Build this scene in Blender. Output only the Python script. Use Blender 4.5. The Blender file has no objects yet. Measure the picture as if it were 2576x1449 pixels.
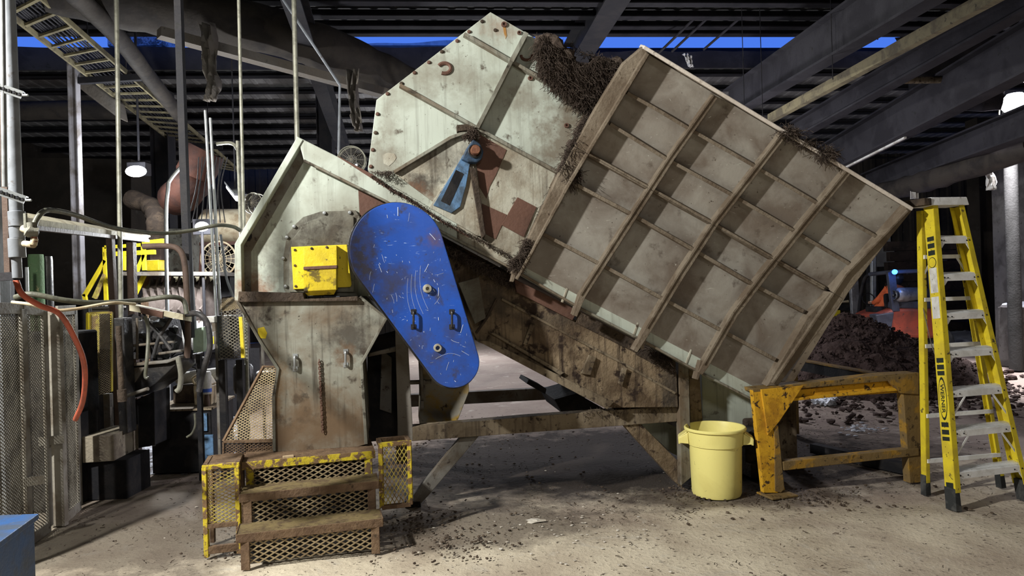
import bpy, bmesh, math, random
from mathutils import Vector as V, Matrix, noise
random.seed(7)
SC = bpy.context.scene
COL = SC.collection
# ---------------------------------------------------------------- camera
F, CX, CY, HC, RO = 1790.0, 1288.0, 724.5, 1.70, 0.028   # 2576 x 1449 frame
cr, sr = math.cos(RO), math.sin(RO)
CAM = V((0, 0, HC))
cd = bpy.data.cameras.new('camera'); cam = bpy.data.objects.new('camera', cd); COL.objects.link(cam)
cd.sensor_width = 36; cd.lens = F*36/2576; cd.clip_end = 200; cd.clip_start = 0.05
m = Matrix(((cr, sr, 0, 0), (0, 0, -1, 0), (-sr, cr, 0, HC), (0, 0, 0, 1)))
cam.matrix_world = m
SC.camera = cam
# ---------------------------------------------------------------- world: blue dusk sky
w = bpy.data.worlds.new('World'); SC.world = w; w.use_nodes = True
wn = w.node_tree; bg = wn.nodes['Background']
bg.inputs[0].default_value = (0.06, 0.17, 0.72, 1); bg.inputs[1].default_value = 0.75
SC.view_settings.view_transform = 'Standard'; SC.view_settings.look = 'None'
SC.view_settings.gamma = 1; SC.view_settings.use_curve_mapping = False
SC.view_settings.exposure = 0.65
SC.cycles.max_bounces = 5; SC.cycles.diffuse_bounces = 3; SC.cycles.glossy_bounces = 2
SC.cycles.transmission_bounces = 2; SC.cycles.sample_clamp_indirect = 3.0
SC.cycles.use_denoising = True
def lamp(name, loc, e, col, size=.2, kind='POINT', aim=None, spot=None):
    l = bpy.data.lights.new(name, kind); l.energy = e; l.color = col
    if kind == 'AREA': l.size = size
    else: l.shadow_soft_size = size
    if kind == 'SPOT': l.spot_size = spot; l.spot_blend = .5
    o = bpy.data.objects.new(name, l); COL.objects.link(o); o.location = loc
    if aim is not None:
        o.rotation_euler = (V(aim)-V(loc)).to_track_quat('-Z', 'Y').to_euler()
    return o
def ray(px, py):
    a = (px-CX)/F; b = -(py-CY)/F
    return V((cr*a+sr*b, 1.0, -sr*a+cr*b))
def W(px, py, Y): return CAM + ray(px, py)*Y
def G(px, py, z=0.0):
    r = ray(px, py); return CAM + r*((z-HC)/r.z)
def onpl(px, py, pt, n):
    r = ray(px, py); return CAM + r*((pt-CAM).dot(n)/r.dot(n))
lamp('yard_flood_key', (-4.1, 1.7, 4.3), 1500, (1.0, .985, .92), .10, 'SPOT', (0.6, 5.6, 1.5), math.radians(112))
lamp('yard_fill_high', (1.5, -4.5, 5.6), 230, (1.0, .94, .84), .6)  # added fill from behind the camera, no fitting
lamp('bay_light_left', W(342, 440, 11.0), 70, (.93, .97, 1), .18)
lamp('bay_light_centre', W(500, 620, 8.7), 230, (.95, .98, 1), .1)
lamp('tube_light', W(592, 487, 9.6), 30, (1, .98, .9), .1)
lamp('post_light_right', W(2535, 262, 12.2), 2300, (.97, .94, 1), .15, 'SPOT', (6.2, 9.5, 0), math.radians(150))
lamp('far_ceiling_fill', (-1.5, 17.5, 2.3), 380, (.9, .93, 1), .3)  # unseen fill added to lift the far ceiling
lamp('fill_behind_hopper', (2.6, 11.5, 2.6), 200, (.95, .93, 1), .3)  # added fill hidden by the hopper, brightens the background
lamp('left_work_light', (-4.6, 4.6, 3.3), 60, (1, .98, .88), .1)
# ---------------------------------------------------------------- materials
MATS = {}
def mat(name, c1, c2=None, c3=None, sc=3.0, t=(.45, .6), t3=(.62, .68), sc3=14.0, rough=.7, metal=0.0,
        bump=.25, bsc=30.0, streak=0.0, scr=None, emit=None, es=1.0):
    M = bpy.data.materials.new(name); MATS[name] = M; M.use_nodes = True
    nt = M.node_tree; N = nt.nodes; L = nt.links; b = N['Principled BSDF']
    b.inputs['Roughness'].default_value = rough; b.inputs['Metallic'].default_value = metal
    b.inputs['Specular IOR Level'].default_value = .35 if rough < .6 else .15
    if emit:
        b.inputs['Base Color'].default_value = (*c1, 1)
        b.inputs['Emission Color'].default_value = (*emit, 1); b.inputs['Emission Strength'].default_value = es
        return M
    tc = N.new('ShaderNodeTexCoord')
    def nz(s, det=5, dist=0.0, stretch=None):
        n = N.new('ShaderNodeTexNoise'); n.inputs['Scale'].default_value = s
        n.inputs['Detail'].default_value = det; n.inputs['Distortion'].default_value = dist
        n.inputs['Roughness'].default_value = .62
        if stretch:
            mp = N.new('ShaderNodeMapping'); mp.inputs['Scale'].default_value = stretch
            L.new(tc.outputs['Object'], mp.inputs[0]); L.new(mp.outputs[0], n.inputs[0])
        else: L.new(tc.outputs['Object'], n.inputs[0])
        return n.outputs[0]
    def ramp(src, a, bb):
        r = N.new('ShaderNodeMapRange'); r.inputs[1].default_value = a; r.inputs[2].default_value = bb
        L.new(src, r.inputs[0]); return r.outputs[0]
    def mix(f, A, B):
        x = N.new('ShaderNodeMix'); x.data_type = 'RGBA'
        L.new(f, x.inputs[0])
        for s, v in ((6, A), (7, B)):
            if isinstance(v, tuple): x.inputs[s].default_value = (*v, 1)
            else: L.new(v, x.inputs[s])
        return x.outputs[2]
    col = c1
    if c2: col = mix(ramp(nz(sc, 6, .4), *t), col, c2)
    if streak and c2: 
        s = ramp(nz(4.0, 4, 0, (6, 6, .35)), .52, .72)
        mm = N.new('ShaderNodeMath'); mm.operation = 'MULTIPLY'; mm.inputs[1].default_value = streak
        L.new(s, mm.inputs[0]); col = mix(mm.outputs[0], col, c3 or c2)
    if c3: col = mix(ramp(nz(sc3, 6, .2), *t3), col, c3)
    if c3 and bump is not None:
        col = mix(ramp(nz(sc3*4.5, 3), .68, .73), col, c3)
        g = N.new('ShaderNodeMath'); g.operation = 'MULTIPLY'; g.inputs[1].default_value = .55
        L.new(ramp(nz(1.1, 3, .3), .50, .68), g.inputs[0]); col = mix(g.outputs[0], col, c2)
    if scr: col = mix(ramp(nz(7.0, 3, 3.0, (1, 1, 4)), .68, .74), col, scr)
    if isinstance(col, tuple): b.inputs['Base Color'].default_value = (*col, 1)
    else: L.new(col, b.inputs['Base Color'])
    if bump:
        bp = N.new('ShaderNodeBump'); bp.inputs['Strength'].default_value = bump; bp.inputs['Distance'].default_value = .02
        L.new(nz(bsc, 5), bp.inputs['Height']); L.new(bp.outputs[0], b.inputs['Normal'])
    return M
mat('mint', (.46, .505, .445), (.27, .27, .22), (.10, .085, .065), sc=2.2, t=(.46, .76), t3=(.60, .70), sc3=8, rough=.55, streak=.4, bump=.06)
mat('mintdirty', (.26, .265, .225), (.14, .105, .072), (.045, .036, .028), sc=2.2, t=(.38, .62), t3=(.56, .66), sc3=7, rough=.7, streak=.8, bump=.08)
mat('mintold', (.22, .22, .185), (.10, .085, .065), (.04, .035, .028), sc=3.2, t=(.42, .62), t3=(.56, .64), sc3=9, rough=.7, streak=.4)
mat('creamdirt', (.41, .40, .335), (.24, .20, .145), (.07, .05, .035), sc=3, t=(.45, .65), t3=(.6, .68), sc3=9, rough=.7, streak=.8)
mat('ribpanel', (.33, .31, .275), (.17, .14, .115), (.08, .06, .047), sc=2.6, t=(.38, .64), t3=(.61, .74), sc3=6, rough=.36, metal=.12, scr=(.50, .49, .44), bump=.1)
mat('ribbar', (.20, .165, .125), (.125, .095, .068), (.07, .05, .035), sc=4, t3=(.62, .7), sc3=30, rough=.75, bump=.5)
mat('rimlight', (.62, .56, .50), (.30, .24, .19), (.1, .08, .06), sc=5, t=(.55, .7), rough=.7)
mat('woodgrime', (.25, .19, .125), (.10, .07, .045), (.03, .02, .016), sc=3, t=(.42, .62), t3=(.54, .62), sc3=9, rough=.85, streak=.95, bump=.6)
mat('rustbrown', (.13, .070, .052), (.10, .055, .042), (.04, .025, .02), sc=3, t3=(.66, .72), rough=.6)
mat('darkgrime', (.045, .034, .027), (.085, .062, .045), (.015, .012, .01), sc=6, rough=.9, bump=.8)
mat('framesteel', (.17, .16, .145), (.11, .09, .07), (.045, .035, .03), sc=4, t3=(.6, .68), sc3=20, rough=.7)
mat('framebrown', (.21, .17, .12), (.10, .075, .05), (.035, .025, .02), sc=3, t3=(.56, .64), sc3=18, rough=.8, streak=.8)
mat('black', (.010, .010, .012), (.022, .020, .020), sc=5, rough=.75)
mat('blackgloss', (.014, .014, .016), (.035, .032, .03), (.08, .07, .065), sc=6, t3=(.66, .7), rough=.35)
mat('blue', (.018, .085, .44), (.03, .06, .22), (.045, .045, .07), sc=2.6, t=(.48, .68), t3=(.57, .68), sc3=7, rough=.38, scr=(.30, .42, .75), bump=.08)
mat('bluepaint', (.10, .19, .33), (.06, .09, .13), (.03, .03, .03), sc=8, rough=.6)
mat('navy', (.035, .07, .13), (.02, .035, .06), (.03, .03, .03), sc=8, rough=.5)
mat('bluebox', (.025, .085, .24), (.05, .07, .11), (.1, .1, .1), sc=4, t3=(.66, .72), rough=.45)
mat('yellowgrime', (.60, .46, .02), (.40, .29, .03), (.06, .045, .02), sc=6, t=(.45, .65), t3=(.52, .60), sc3=11, rough=.6)
mat('yellow', (.66, .52, .02), (.5, .38, .02), (.09, .07, .03), sc=5, t=(.5, .7), t3=(.66, .70), sc3=10, rough=.5)
mat('yellowworn', (.62, .47, .03), (.13, .075, .04), (.055, .035, .025), sc=14, t=(.46, .53), t3=(.60, .66), sc3=9, rough=.7)
mat('standyellow', (.60, .33, .025), (.40, .20, .02), (.06, .035, .02), sc=6, t=(.5, .62), t3=(.56, .62), sc3=22, rough=.65)
mat('standrust', (.17, .115, .05), (.30, .17, .03), (.05, .035, .02), sc=7, t=(.52, .6), t3=(.58, .64), sc3=22, rough=.75)
mat('canyellow', (.82, .74, .26), (.74, .65, .22), (.5, .42, .16), sc=2, t3=(.70, .76), sc3=5, rough=.45, bump=.03)
mat('ladderyellow', (.66, .53, .025), (.52, .40, .03), (.11, .085, .03), sc=6, t3=(.62, .66), sc3=18, rough=.5, bump=.1)
mat('alu', (.86, .87, .88), (.68, .68, .67), (.2, .17, .13), sc=6, t3=(.66, .74), rough=.5, metal=.08, bump=.08)
mat('rubber', (.03, .032, .033), (.07, .07, .068), sc=8, rough=.7)
mat('stairrust', (.16, .105, .065), (.11, .07, .045), (.05, .035, .022), sc=9, rough=.8, bump=.6)
mat('stairyellow', (.50, .39, .03), (.16, .10, .055), (.08, .05, .03), sc=18, t=(.47, .53), t3=(.62, .68), sc3=12, rough=.75, bump=.4)
mat('wiretan', (.30, .235, .14), (.20, .15, .09), sc=10, rough=.75)
mat('wireyellow', (.42, .34, .08), (.25, .17, .08), sc=12, t=(.47, .55), rough=.75)
mat('wiregrey', (.19, .172, .14), (.10, .088, .07), sc=6, rough=.7)
mat('tread', (.26, .20, .10), (.16, .115, .07), (.09, .06, .04), sc=12, rough=.85)
mat('cabframe', (.23, .215, .185), (.14, .12, .095), (.09, .07, .055), sc=4, rough=.7)
mat('galv', (.42, .44, .45), (.30, .31, .31), sc=6, rough=.35, metal=.6, bump=.05)
mat('conduit', (.31, .305, .25), (.19, .185, .15), sc=10, rough=.45, metal=.3, bump=.05)
mat('pvc', (.21, .225, .25), (.15, .16, .175), (.13, .12, .12), sc=5, rough=.45, bump=.05)
mat('column', (.34, .33, .36), (.18, .16, .15), sc=3, rough=.6)
mat('darksteel', (.018, .018, .022), (.028, .026, .028), (.02, .02, .02), sc=3, rough=.65)
mat('drumbrown', (.20, .165, .15), (.12, .095, .085), sc=3, rough=.65)
mat('brownsteel', (.095, .065, .052), (.055, .038, .032), sc=3, rough=.65)
mat('orangehose', (.46, .10, .055), (.33, .08, .045), sc=8, rough=.5)
mat('hose', (.10, .10, .075), (.06, .06, .05), sc=9, rough=.45)
mat('blackhose', (.025, .025, .027), (.05, .045, .045), sc=9, rough=.5)
mat('beige', (.55, .48, .34), (.36, .28, .18), sc=6, rough=.5)
mat('whiteish', (.6, .6, .58), (.4, .38, .35), sc=5, rough=.6)
mat('labelblue', (.05, .11, .45), rough=.5, bump=0)
mat('mossgreen', (.085, .13, .07), (.07, .13, .06), (.3, .26, .14), sc=7, rough=.8, bump=.7)
mat('duct', (.042, .036, .031), (.024, .021, .020), (.03, .027, .027), sc=2.5, rough=.75, bump=.8, bsc=5)
mat('ductlight', (.115, .10, .085), (.12, .11, .10), (.06, .055, .05), sc=2.5, rough=.7, bump=.8, bsc=6)
mat('ductorange', (.075, .033, .024), (.045, .024, .02), sc=3, rough=.7, bump=.7, bsc=6)
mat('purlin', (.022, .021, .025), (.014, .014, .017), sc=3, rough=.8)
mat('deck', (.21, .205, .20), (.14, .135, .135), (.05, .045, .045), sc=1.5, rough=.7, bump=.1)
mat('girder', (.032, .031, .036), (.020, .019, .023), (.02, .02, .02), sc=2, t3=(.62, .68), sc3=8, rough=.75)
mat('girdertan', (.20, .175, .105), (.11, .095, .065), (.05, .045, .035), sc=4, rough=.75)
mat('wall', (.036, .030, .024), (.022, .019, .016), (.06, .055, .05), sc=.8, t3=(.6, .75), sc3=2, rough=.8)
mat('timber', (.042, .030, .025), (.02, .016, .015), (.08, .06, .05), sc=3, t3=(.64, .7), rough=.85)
mat('polegrey', (.06, .06, .058), (.04, .04, .038), sc=3, rough=.8)
mat('concretecol', (.11, .105, .10), (.065, .06, .057), (.05, .045, .04), sc=3, rough=.85)
mat('snow', (.74, .78, .84), (.55, .58, .64), sc=4, rough=.6)
mat('frost', (.55, .57, .64), (.12, .11, .12), (.04, .035, .035), sc=9, t=(.46, .54), t3=(.56, .62), sc3=24, rough=.45, bump=1)
mat('compost', (.032, .020, .017), (.05, .034, .029), (.014, .010, .009), sc=8, rough=.95, bump=1.0, bsc=22)
mat('compostclump', (.045, .030, .026), (.08, .058, .052), (.014, .010, .009), sc=12, rough=.9)
mat('fibre', (.075, .056, .045), (.038, .028, .023), (.17, .135, .11), sc=22, t3=(.6, .7), rough=.9, bump=0)
mat('chips', (.10, .075, .055), (.045, .032, .026), (.28, .23, .17), sc=9, t3=(.64, .7), rough=.9, bump=0)
mat('palechips', (.62, .58, .52), (.4, .36, .3), sc=9, rough=.8, bump=0)
mat('card', (.5, .38, .24), (.36, .27, .17), sc=5, rough=.8)
mat('forkred', (.30, .06, .035), (.13, .04, .03), (.07, .04, .035), sc=2.5, t=(.45, .65), rough=.5)
mat('forkgrey', (.05, .055, .075), (.035, .037, .05), sc=4, rough=.5)
mat('overall', (.62, .13, .045), (.42, .085, .035), sc=6, rough=.85, bump=.5, bsc=14)
mat('skin', (.45, .28, .2), rough=.6, bump=0)
mat('tankgrey', (.30, .31, .33), (.18, .18, .19), sc=6, rough=.35, metal=.5)
mat('greybox', (.42, .55, .44), (.33, .42, .34), (.15, .15, .12), sc=4, t3=(.68, .74), rough=.5)
mat('red', (.5, .05, .04), rough=.5, bump=0)
mat('concreteblock', (.25, .22, .17), (.15, .125, .10), (.07, .06, .05), sc=5, rough=.9, bump=.6)
mat('woodpale', (.50, .46, .34), (.32, .28, .2), (.12, .1, .07), sc=6, rough=.8)
mat('lampwhite', (1, 1, 1), emit=(.95, .98, 1), es=14)
mat('lamptube', (1, 1, 1), emit=(1, .98, .9), es=9)
mat('lampblue', (.1, .3, 1), emit=(.03, .16, 1), es=5)
mat('blackink', (.02, .025, .02), rough=.6, bump=0)
mat('copper', (.30, .13, .07), (.18, .08, .05), sc=8, rough=.5, metal=.4)
# floor material: trodden dirt on concrete
def floor_mat():
    M = mat('floor', (.60, .53, .41), (.36, .295, .225), (.06, .045, .035), sc=1.1, t=(.40, .68), t3=(.60, .68), sc3=26, rough=.85, bump=.55, bsc=26)
    nt = M.node_tree; N = nt.nodes; L = nt.links; b = N['Principled BSDF']
    src = b.inputs['Base Color'].links[0].from_socket
    tc = N.new('ShaderNodeTexCoord')
    sx = N.new('ShaderNodeSeparateXYZ'); L.new(tc.outputs['Object'], sx.inputs[0])
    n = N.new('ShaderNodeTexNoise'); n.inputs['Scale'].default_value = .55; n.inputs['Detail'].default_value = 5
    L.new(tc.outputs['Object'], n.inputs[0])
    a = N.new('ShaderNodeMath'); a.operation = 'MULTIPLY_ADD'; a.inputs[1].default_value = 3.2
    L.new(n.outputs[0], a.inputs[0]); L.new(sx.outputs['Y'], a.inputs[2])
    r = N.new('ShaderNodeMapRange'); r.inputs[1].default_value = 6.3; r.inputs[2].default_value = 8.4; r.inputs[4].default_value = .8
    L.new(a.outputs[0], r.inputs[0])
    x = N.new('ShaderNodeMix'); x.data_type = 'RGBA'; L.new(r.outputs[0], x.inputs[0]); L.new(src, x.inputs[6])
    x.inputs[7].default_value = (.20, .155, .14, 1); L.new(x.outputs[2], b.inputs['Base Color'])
    # pale scuffs
    n2 = N.new('ShaderNodeTexNoise'); n2.inputs['Scale'].default_value = 3.0; n2.inputs['Detail'].default_value = 8; n2.inputs['Distortion'].default_value = 1.5
    L.new(tc.outputs['Object'], n2.inputs[0])
    r2 = N.new('ShaderNodeMapRange'); r2.inputs[1].default_value = .60; r2.inputs[2].default_value = .70; r2.inputs[4].default_value = .5; L.new(n2.outputs[0], r2.inputs[0])
    y = N.new('ShaderNodeMix'); y.data_type = 'RGBA'; L.new(r2.outputs[0], y.inputs[0]); L.new(x.outputs[2], y.inputs[6])
    y.inputs[7].default_value = (.50, .46, .39, 1); L.new(y.outputs[2], b.inputs['Base Color'])
floor_mat()
def dirt_shade_zone():  # dark soil with shade painted in, under the machine and at left
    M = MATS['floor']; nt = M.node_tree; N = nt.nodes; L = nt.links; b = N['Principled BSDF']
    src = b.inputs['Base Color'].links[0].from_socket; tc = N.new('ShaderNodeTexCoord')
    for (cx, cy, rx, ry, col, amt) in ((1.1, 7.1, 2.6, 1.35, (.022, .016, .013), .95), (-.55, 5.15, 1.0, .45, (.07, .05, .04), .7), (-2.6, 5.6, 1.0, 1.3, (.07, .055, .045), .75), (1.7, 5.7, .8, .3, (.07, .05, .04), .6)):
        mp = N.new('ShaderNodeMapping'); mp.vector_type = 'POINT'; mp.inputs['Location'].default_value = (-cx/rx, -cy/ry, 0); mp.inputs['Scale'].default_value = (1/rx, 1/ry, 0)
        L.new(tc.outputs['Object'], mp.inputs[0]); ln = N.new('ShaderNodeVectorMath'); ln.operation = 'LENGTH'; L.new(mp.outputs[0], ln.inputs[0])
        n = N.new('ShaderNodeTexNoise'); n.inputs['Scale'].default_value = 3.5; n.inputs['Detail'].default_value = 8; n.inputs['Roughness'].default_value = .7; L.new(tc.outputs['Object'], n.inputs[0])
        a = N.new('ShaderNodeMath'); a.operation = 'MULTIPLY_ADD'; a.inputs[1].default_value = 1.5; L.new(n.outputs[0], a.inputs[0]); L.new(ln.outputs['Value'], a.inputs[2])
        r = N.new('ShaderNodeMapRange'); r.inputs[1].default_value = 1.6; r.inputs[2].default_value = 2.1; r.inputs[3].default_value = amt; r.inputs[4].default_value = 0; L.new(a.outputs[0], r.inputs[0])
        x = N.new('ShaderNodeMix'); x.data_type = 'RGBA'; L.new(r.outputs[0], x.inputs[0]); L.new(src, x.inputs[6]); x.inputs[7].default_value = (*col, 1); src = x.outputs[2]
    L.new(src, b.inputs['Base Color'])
dirt_shade_zone()
# ---------------------------------------------------------------- object helpers
OFF = {}
def thing(name, label, cat, loc, group=None):
    o = bpy.data.objects.new(name, None); COL.objects.link(o); o.location = loc; o.empty_display_size = .1
    o['label'] = label; o['category'] = cat
    if group: o['group'] = group
    OFF[o] = V(loc); return o
def obj(name, bm, m, parent=None, label=None, cat=None, group=None, kind=None, bev=0.0, smooth=False, loc=None):
    off = OFF[parent] if parent else V((0, 0, 0))
    if parent is None and loc is None and len(bm.verts):
        xs = [v.co.x for v in bm.verts]; ys = [v.co.y for v in bm.verts]; zs = [v.co.z for v in bm.verts]
        off = V(((min(xs)+max(xs))/2, (min(ys)+max(ys))/2, min(zs)))
    elif parent is None: off = V(loc)
    for v in bm.verts: v.co -= off
    bmesh.ops.recalc_face_normals(bm, faces=bm.faces)
    me = bpy.data.meshes.new(name); bm.to_mesh(me); bm.free()
    me.materials.append(MATS[m])
    if smooth:
        for p in me.polygons: p.use_smooth = True
        try: me.set_sharp_from_angle(angle=math.radians(40))
        except Exception: pass
    o = bpy.data.objects.new(name, me); COL.objects.link(o)
    if parent: o.parent = parent
    else: o.location = off
    OFF[o] = off
    if label: o['label'] = label
    if cat: o['category'] = cat
    if group: o['group'] = group
    if kind: o['kind'] = kind
    if bev:
        b = o.modifiers.new('bevel', 'BEVEL'); b.width = bev; b.segments = 2; b.limit_method = 'ANGLE'
    return o
def NB(): return bmesh.new()
def prism(bm, pts, vec):
    a = [bm.verts.new(p) for p in pts]; b = [bm.verts.new(V(p)+vec) for p in pts]
    n = len(pts); bm.faces.new(a); bm.faces.new(b[::-1])
    for i in range(n): bm.faces.new((a[i], b[i], b[(i+1) % n], a[(i+1) % n]))
    return bm
def hexa(bm, a, b):
    A = [bm.verts.new(p) for p in a]; B = [bm.verts.new(p) for p in b]; n = len(a)
    bm.faces.new(A); bm.faces.new(B[::-1])
    for i in range(n): bm.faces.new((A[i], B[i], B[(i+1) % n], A[(i+1) % n]))
    return bm
def box(bm, c, sx, sy, sz, yaw=0):
    R = Matrix.Rotation(yaw, 3, 'Z'); c = V(c)
    q = lambda x, y, z: c+R@V((x*sx/2, y*sy/2, z*sz/2))
    return hexa(bm, [q(-1, -1, -1), q(1, -1, -1), q(1, 1, -1), q(-1, 1, -1)], [q(-1, -1, 1), q(1, -1, 1), q(1, 1, 1), q(-1, 1, 1)])
def bar(bm, p0, p1, a, b):
    """box from p0 to p1 with full cross-section vectors a and b"""
    p0, p1, a, b = V(p0), V(p1), V(a)/2, V(b)/2
    return hexa(bm, [p0-a-b, p0+a-b, p0+a+b, p0-a+b], [p1-a-b, p1+a-b, p1+a+b, p1-a+b])
def beam(bm, p0, p1, wd, ht, up=(0, 0, 1)):
    d = (V(p1)-V(p0)).normalized(); s = d.cross(V(up))
    if s.length < 1e-4: s = d.cross(V((0, 1, 0)))
    s.normalize(); u = s.cross(d)
    return bar(bm, p0, p1, s*wd, u*ht)
def spline(pts, n=6):
    P = [V(p) for p in pts]
    if len(P) < 3: return P
    out = []
    Q = [P[0]*2-P[1]]+P+[P[-1]*2-P[-2]]
    for i in range(1, len(Q)-2):
        for k in range(n):
            t = k/n; a, b, c, d = Q[i-1:i+3]
            out.append(.5*((2*b)+(c-a)*t+(2*a-5*b+4*c-d)*t*t+(-a+3*b-3*c+d)*t**3))
    out.append(P[-1]); return out
def tube(bm, pts, r, seg=10, caps=True):
    P = [V(p) for p in pts]; rings = []
    d0 = (P[1]-P[0]).normalized()
    s = d0.orthogonal().normalized()
    for i, p in enumerate(P):
        d = (P[min(i+1, len(P)-1)]-P[max(i-1, 0)])
        if d.length < 1e-7: d = d0
        d.normalize(); s = (s-d*s.dot(d)).normalized(); u = d.cross(s)
        rr = r[i] if isinstance(r, (list, tuple)) else r
        rings.append([bm.verts.new(p+(s*math.cos(2*math.pi*k/seg)+u*math.sin(2*math.pi*k/seg))*rr) for k in range(seg)])
    for i in range(len(P)-1):
        for k in range(seg):
            bm.faces.new((rings[i][k], rings[i][(k+1) % seg], rings[i+1][(k+1) % seg], rings[i+1][k]))
    if caps: bm.faces.new(rings[0][::-1]); bm.faces.new(rings[-1])
    return bm
def lathe(bm, c, prof, seg=40, axis=None, ref=None):
    c = V(c); ax = V(axis or (0, 0, 1)).normalized(); s = ax.orthogonal().normalized(); u = ax.cross(s)
    rings = []
    for r, z in prof:
        rings.append([bm.verts.new(c+ax*z+(s*math.cos(2*math.pi*k/seg)+u*math.sin(2*math.pi*k/seg))*max(r, 1e-4)) for k in range(seg)])
    for i in range(len(prof)-1):
        for k in range(seg):
            bm.faces.new((rings[i][k], rings[i][(k+1) % seg], rings[i+1][(k+1) % seg], rings[i+1][k]))
    return bm
def cyl(bm, p0, p1, r, seg=20): return tube(bm, [p0, p1], r, seg)
def clip(p, d, poly):
    t0, t1 = -1e9, 1e9; n = len(poly)
    area = sum(poly[i][0]*poly[(i+1) % n][1]-poly[(i+1) % n][0]*poly[i][1] for i in range(n))
    sg = 1 if area > 0 else -1
    for i in range(n):
        ax, ay = poly[i]; bx, by = poly[(i+1) % n]
        nx, ny = -(by-ay)*sg, (bx-ax)*sg
        den = nx*d[0]+ny*d[1]; num = nx*(p[0]-ax)+ny*(p[1]-ay)
        if abs(den) < 1e-12:
            if num < 0: return None
            continue
        t = -num/den
        if den > 0: t0 = max(t0, t)
        else: t1 = min(t1, t)
    return (t0, t1) if t1-t0 > 1e-4 else None
def screen(bm, pts, cw, ch, sw, th=.002, base=None):
    """expanded metal: crossing strands clipped to a convex planar polygon; base = direction of the cell width"""
    P = [V(p) for p in pts]; o = P[0]; ex = (V(base) if base else P[1]-P[0]).normalized()
    n = (P[1]-P[0]).cross(P[2]-P[0]).normalized(); ex = (ex-n*ex.dot(n)).normalized(); ey = n.cross(ex)
    q = [((p-o).dot(ex), (p-o).dot(ey)) for p in P]
    for sg in (1, -1):
        d = (cw, ch*sg); L = math.hypot(*d); d = (d[0]/L, d[1]/L); nn = (-d[1], d[0]); step = cw*ch*2/L/2*1.0
        pr = [a*nn[0]+b*nn[1] for a, b in q]
        k = math.floor(min(pr)/step)
        while k*step < max(pr):
            s = k*step; k += 1; c = clip((nn[0]*s, nn[1]*s), d, q)
            if not c: continue
            A = o+ex*(nn[0]*s+d[0]*c[0])+ey*(nn[1]*s+d[1]*c[0]); B = o+ex*(nn[0]*s+d[0]*c[1])+ey*(nn[1]*s+d[1]*c[1])
            side = (ex*nn[0]+ey*nn[1])
            bar(bm, A+n*sg*.0012, B+n*sg*.0012, side*sw, n*th)
    return bm
def offs(pts, hw):
    """polyline of px points to a strip polygon of half width hw (number or list)"""
    L, Rr = [], []
    for i, p in enumerate(pts):
        a = pts[max(i-1, 0)]; b = pts[min(i+1, len(pts)-1)]
        dx, dy = b[0]-a[0], b[1]-a[1]; l = math.hypot(dx, dy); h = hw[i] if isinstance(hw, (list, tuple)) else hw
        L.append((p[0]-dy/l*h, p[1]+dx/l*h)); Rr.append((p[0]+dy/l*h, p[1]-dx/l*h))
    return L+Rr[::-1]
def fibres(bm, p, n_, ln, r, down=.6, spread=1.0, wig=.6):
    q = V(p); d = V((random.uniform(-1, 1), random.uniform(-1, 1), random.uniform(-1, 1)))*spread-V((0, 0, down))
    d.normalize(); P = [q]
    for i in range(n_):
        d = (d+V((random.uniform(-wig, wig), random.uniform(-wig, wig), random.uniform(-wig, .3)))).normalized()
        q = q+d*ln/n_; P.append(q)
    tube(bm, P, r, 3, False)
def blob(bm, c, r, sq=(1, 1, 1), seed=0, sub=2, amp=.25, fr=1.5):
    g = bmesh.new(); bmesh.ops.create_icosphere(g, subdivisions=sub, radius=1)
    mp = {}
    for v in g.verts:
        k = 1+amp*noise.noise(v.co*fr+V((seed, seed*1.7, 0)))
        mp[v] = bm.verts.new(V(c)+V((v.co.x*sq[0], v.co.y*sq[1], v.co.z*sq[2]))*r*k)
    for f in g.faces: bm.faces.new([mp[v] for v in f.verts])
    g.free(); return bm
def inpoly(x, y, P):
    c = False; n = len(P)
    for i in range(n):
        x1, y1 = P[i]; x2, y2 = P[(i+1) % n]
        if (y1 > y) != (y2 > y) and x < (x2-x1)*(y-y1)/(y2-y1)+x1: c = not c
    return c
def rpoly(P):
    while True:
        x = random.uniform(min(p[0] for p in P), max(p[0] for p in P)); y = random.uniform(min(p[1] for p in P), max(p[1] for p in P))
        if inpoly(x, y, P): return x, y
# ================================================================= SETTING
ZU_ = V((0, 0, 1))
def struct(name, bm, m, **k): return obj(name, bm, m, kind='structure', **k)
# floor with real unevenness
bm = NB(); NX, NY = 150, 150
vs = {}
for i in range(NX+1):
    for j in range(NY+1):
        x = -16+32*i/NX; y = .8+ (27-.8)*(j/NY)**1.5
        z = .018*noise.noise(V((x*1.1, y*1.1, 0)))+.010*noise.noise(V((x*4, y*4, 3)))-.012
        if y > 7: z += min(1, (y-7)/2)*(.03*noise.noise(V((x*2.3, y*2.3, 9))))
        vs[i, j] = bm.verts.new((x, y, min(z, .0) if y < 7.5 else z-.01))
for i in range(NX):
    for j in range(NY): bm.faces.new((vs[i, j], vs[i+1, j], vs[i+1, j+1], vs[i, j+1]))
struct('floor', bm, 'floor', smooth=True, loc=(0, 0, 0))
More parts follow.
